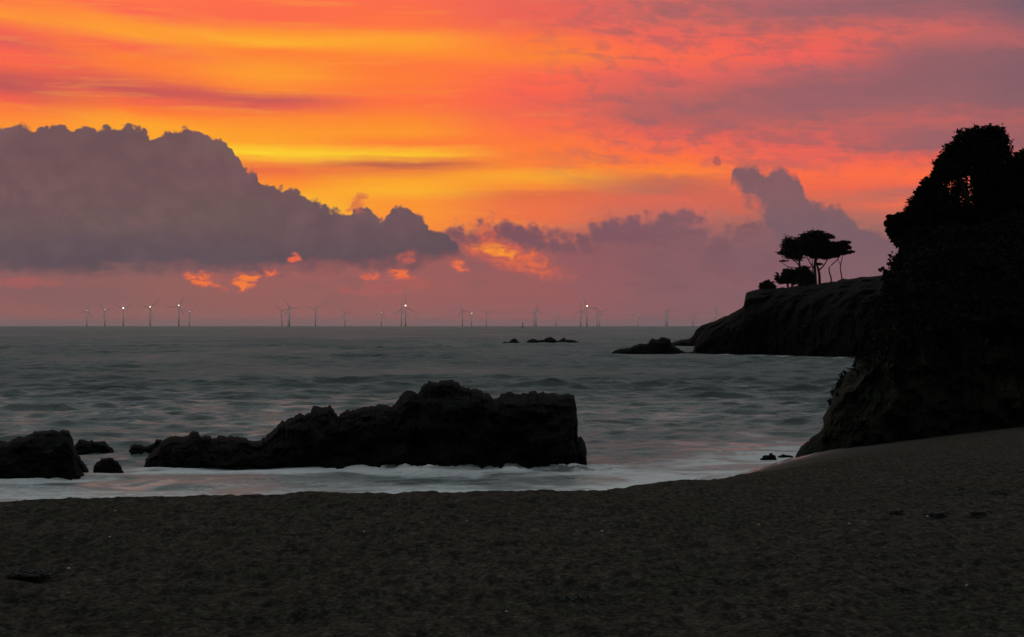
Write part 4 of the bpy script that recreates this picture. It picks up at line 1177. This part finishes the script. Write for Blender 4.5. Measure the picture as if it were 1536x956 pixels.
PEB = [(103, 855, 'pale pebble beside the dark strip at the lower left'), (165, 807, 'white pebble on the left sand below the surf'), (173, 768, 'tiny pale pebble high on the left sand near the surf'),
       (546, 799, 'white pebble on the sand below the largest rock'), (700, 783, 'pale pebble on the sand under the peak of the largest rock'), (760, 919, 'pale pebble nearest the bottom edge, centre of the sand'),
       (903, 798, 'tiny pale pebble right of the largest rock, mid sand'), (1138, 788, 'pale pebble left of the weedy strandline'), (1274, 787, 'white pebble just left of the weedy strandline'),
       (1391, 776, 'pale pebble at the left of a close pair on the strandline'), (1414, 770, 'white pebble at the right of a close pair on the strandline'), (1450, 880, 'pale pebble alone on the lower right sand')]
for i, (px_, py_, lb) in enumerate(PEB):
    x, y, z = sand_hit(px_, py_)
    rs = random.Random(500 + i); s = rs.uniform(0.006, 0.011)
    o = MB().ball((0, 0, 0), (s * 1.5, s * 1.1, s * 0.8), 10, 7, 0.10, i).build('pebble', M_PEBBLE)
    o.location = (x, y, z + 0.006); o.rotation_euler = (0, 0, rs.uniform(0, 3))
    tag(o, lb, 'pebble', 'pale pebbles on the sand')
WEED_AND_HOLLOWS = [(45, 863, 0.20, 'long dark strip marking a hollow at the lower left edge'), (1408, 774, 0.13, 'dark green weed under the pair of pebbles on the strandline'), (1468, 772, 0.12, 'dark green weed at the right end of the strandline'), (1345, 770, 0.09, 'small dark weed scrap at the left end of the strandline'), (862, 901, 0.13, 'dark strand marking a hollow low in the centre of the sand'), (1204, 841, 0.11, 'dark strand marking a hollow in the middle of the right sand')]  # three dark clumps stand in for shade in hollows; strandline ones are weed
for i, (px_, py_, L, lb) in enumerate(WEED_AND_HOLLOWS):
    x, y, z = sand_hit(px_, py_)
    rs = random.Random(700 + i); mb = MB()
    for k in range(30):
        a = rs.uniform(0, 6.28)
        ox, oy = rs.gauss(0, 0.35) * L, rs.gauss(0, 0.3) * L
        l = L * rs.uniform(0.15, 0.5); pts = []
        for q in range(6):
            t = q / 5
            px2, py2 = ox + l * t * math.cos(a) , oy + l * t * math.sin(a) + 0.02 * math.sin(6 * t + k)
            pts.append((px2, py2, float(beach_z(x + px2, y + py2)) - z + 0.012 + 0.012 * math.sin(math.pi * t) * rs.uniform(0.4, 1.2)))
        mb.tube(pts, [0.004, 0.006, 0.006, 0.005, 0.004, 0.002], 5)
    mb.ball((0, 0, 0.0), (L * 0.7, L * 0.42, 0.012), 12, 5, 0.25, i)
    o = mb.build('seaweed', M_WEED)
    o.location = (x, y, z)
    tag(o, lb, 'seaweed', 'scraps of weed on the sand')

# ------------------------------------------------------------------ sea haze
hzm = bpy.data.materials.new('sea haze'); hzm.use_nodes = True
nt = hzm.node_tree
for n in list(nt.nodes):
    if n.type != 'OUTPUT_MATERIAL':
        nt.nodes.remove(n)
pv = nt.nodes.new('ShaderNodeVolumePrincipled')
pv.inputs['Color'].default_value = (0.96, 0.80, 0.83, 1); pv.inputs['Density'].default_value = HAZE
pv.inputs['Anisotropy'].default_value = 0.0
nt.links.new(pv.outputs[0], nt.nodes['Material Output'].inputs['Volume'])
bx0, bx1, by0, by1, bz0, bz1 = -70000, 70000, -300, 65000, -6.0, 165.0
hv = [(x, y, z) for x in (bx0, bx1) for y in (by0, by1) for z in (bz0, bz1)]
hf = [(0, 1, 3, 2), (4, 6, 7, 5), (0, 4, 5, 1), (2, 3, 7, 6), (0, 2, 6, 4), (1, 5, 7, 3)]
hzo = mesh_obj('haze', hv, hf, hzm); hzo['kind'] = 'stuff'

# ------------------------------------------------------------------ camera and view
cam = bpy.data.cameras.new('camera'); co = bpy.data.objects.new('camera', cam); C.objects.link(co)
co.location = (0, 0, CAMZ); co.rotation_euler = (math.radians(90), 0, 0)
cam.sensor_width = 36.0; cam.lens = 36.0 * F / 1536.0
cam.shift_y = (HZ - 478.0) / 1536.0
cam.clip_start = 0.1; cam.clip_end = 120000
sc = bpy.context.scene
sc.camera = co
sc.view_settings.view_transform = 'Standard'; sc.view_settings.look = 'None'
sc.view_settings.exposure = 0.0; sc.view_settings.gamma = 1.0
sc.render.engine = 'CYCLES'
sc.cycles.max_bounces = 4; sc.cycles.diffuse_bounces = 2; sc.cycles.glossy_bounces = 3; sc.cycles.volume_bounces = 0
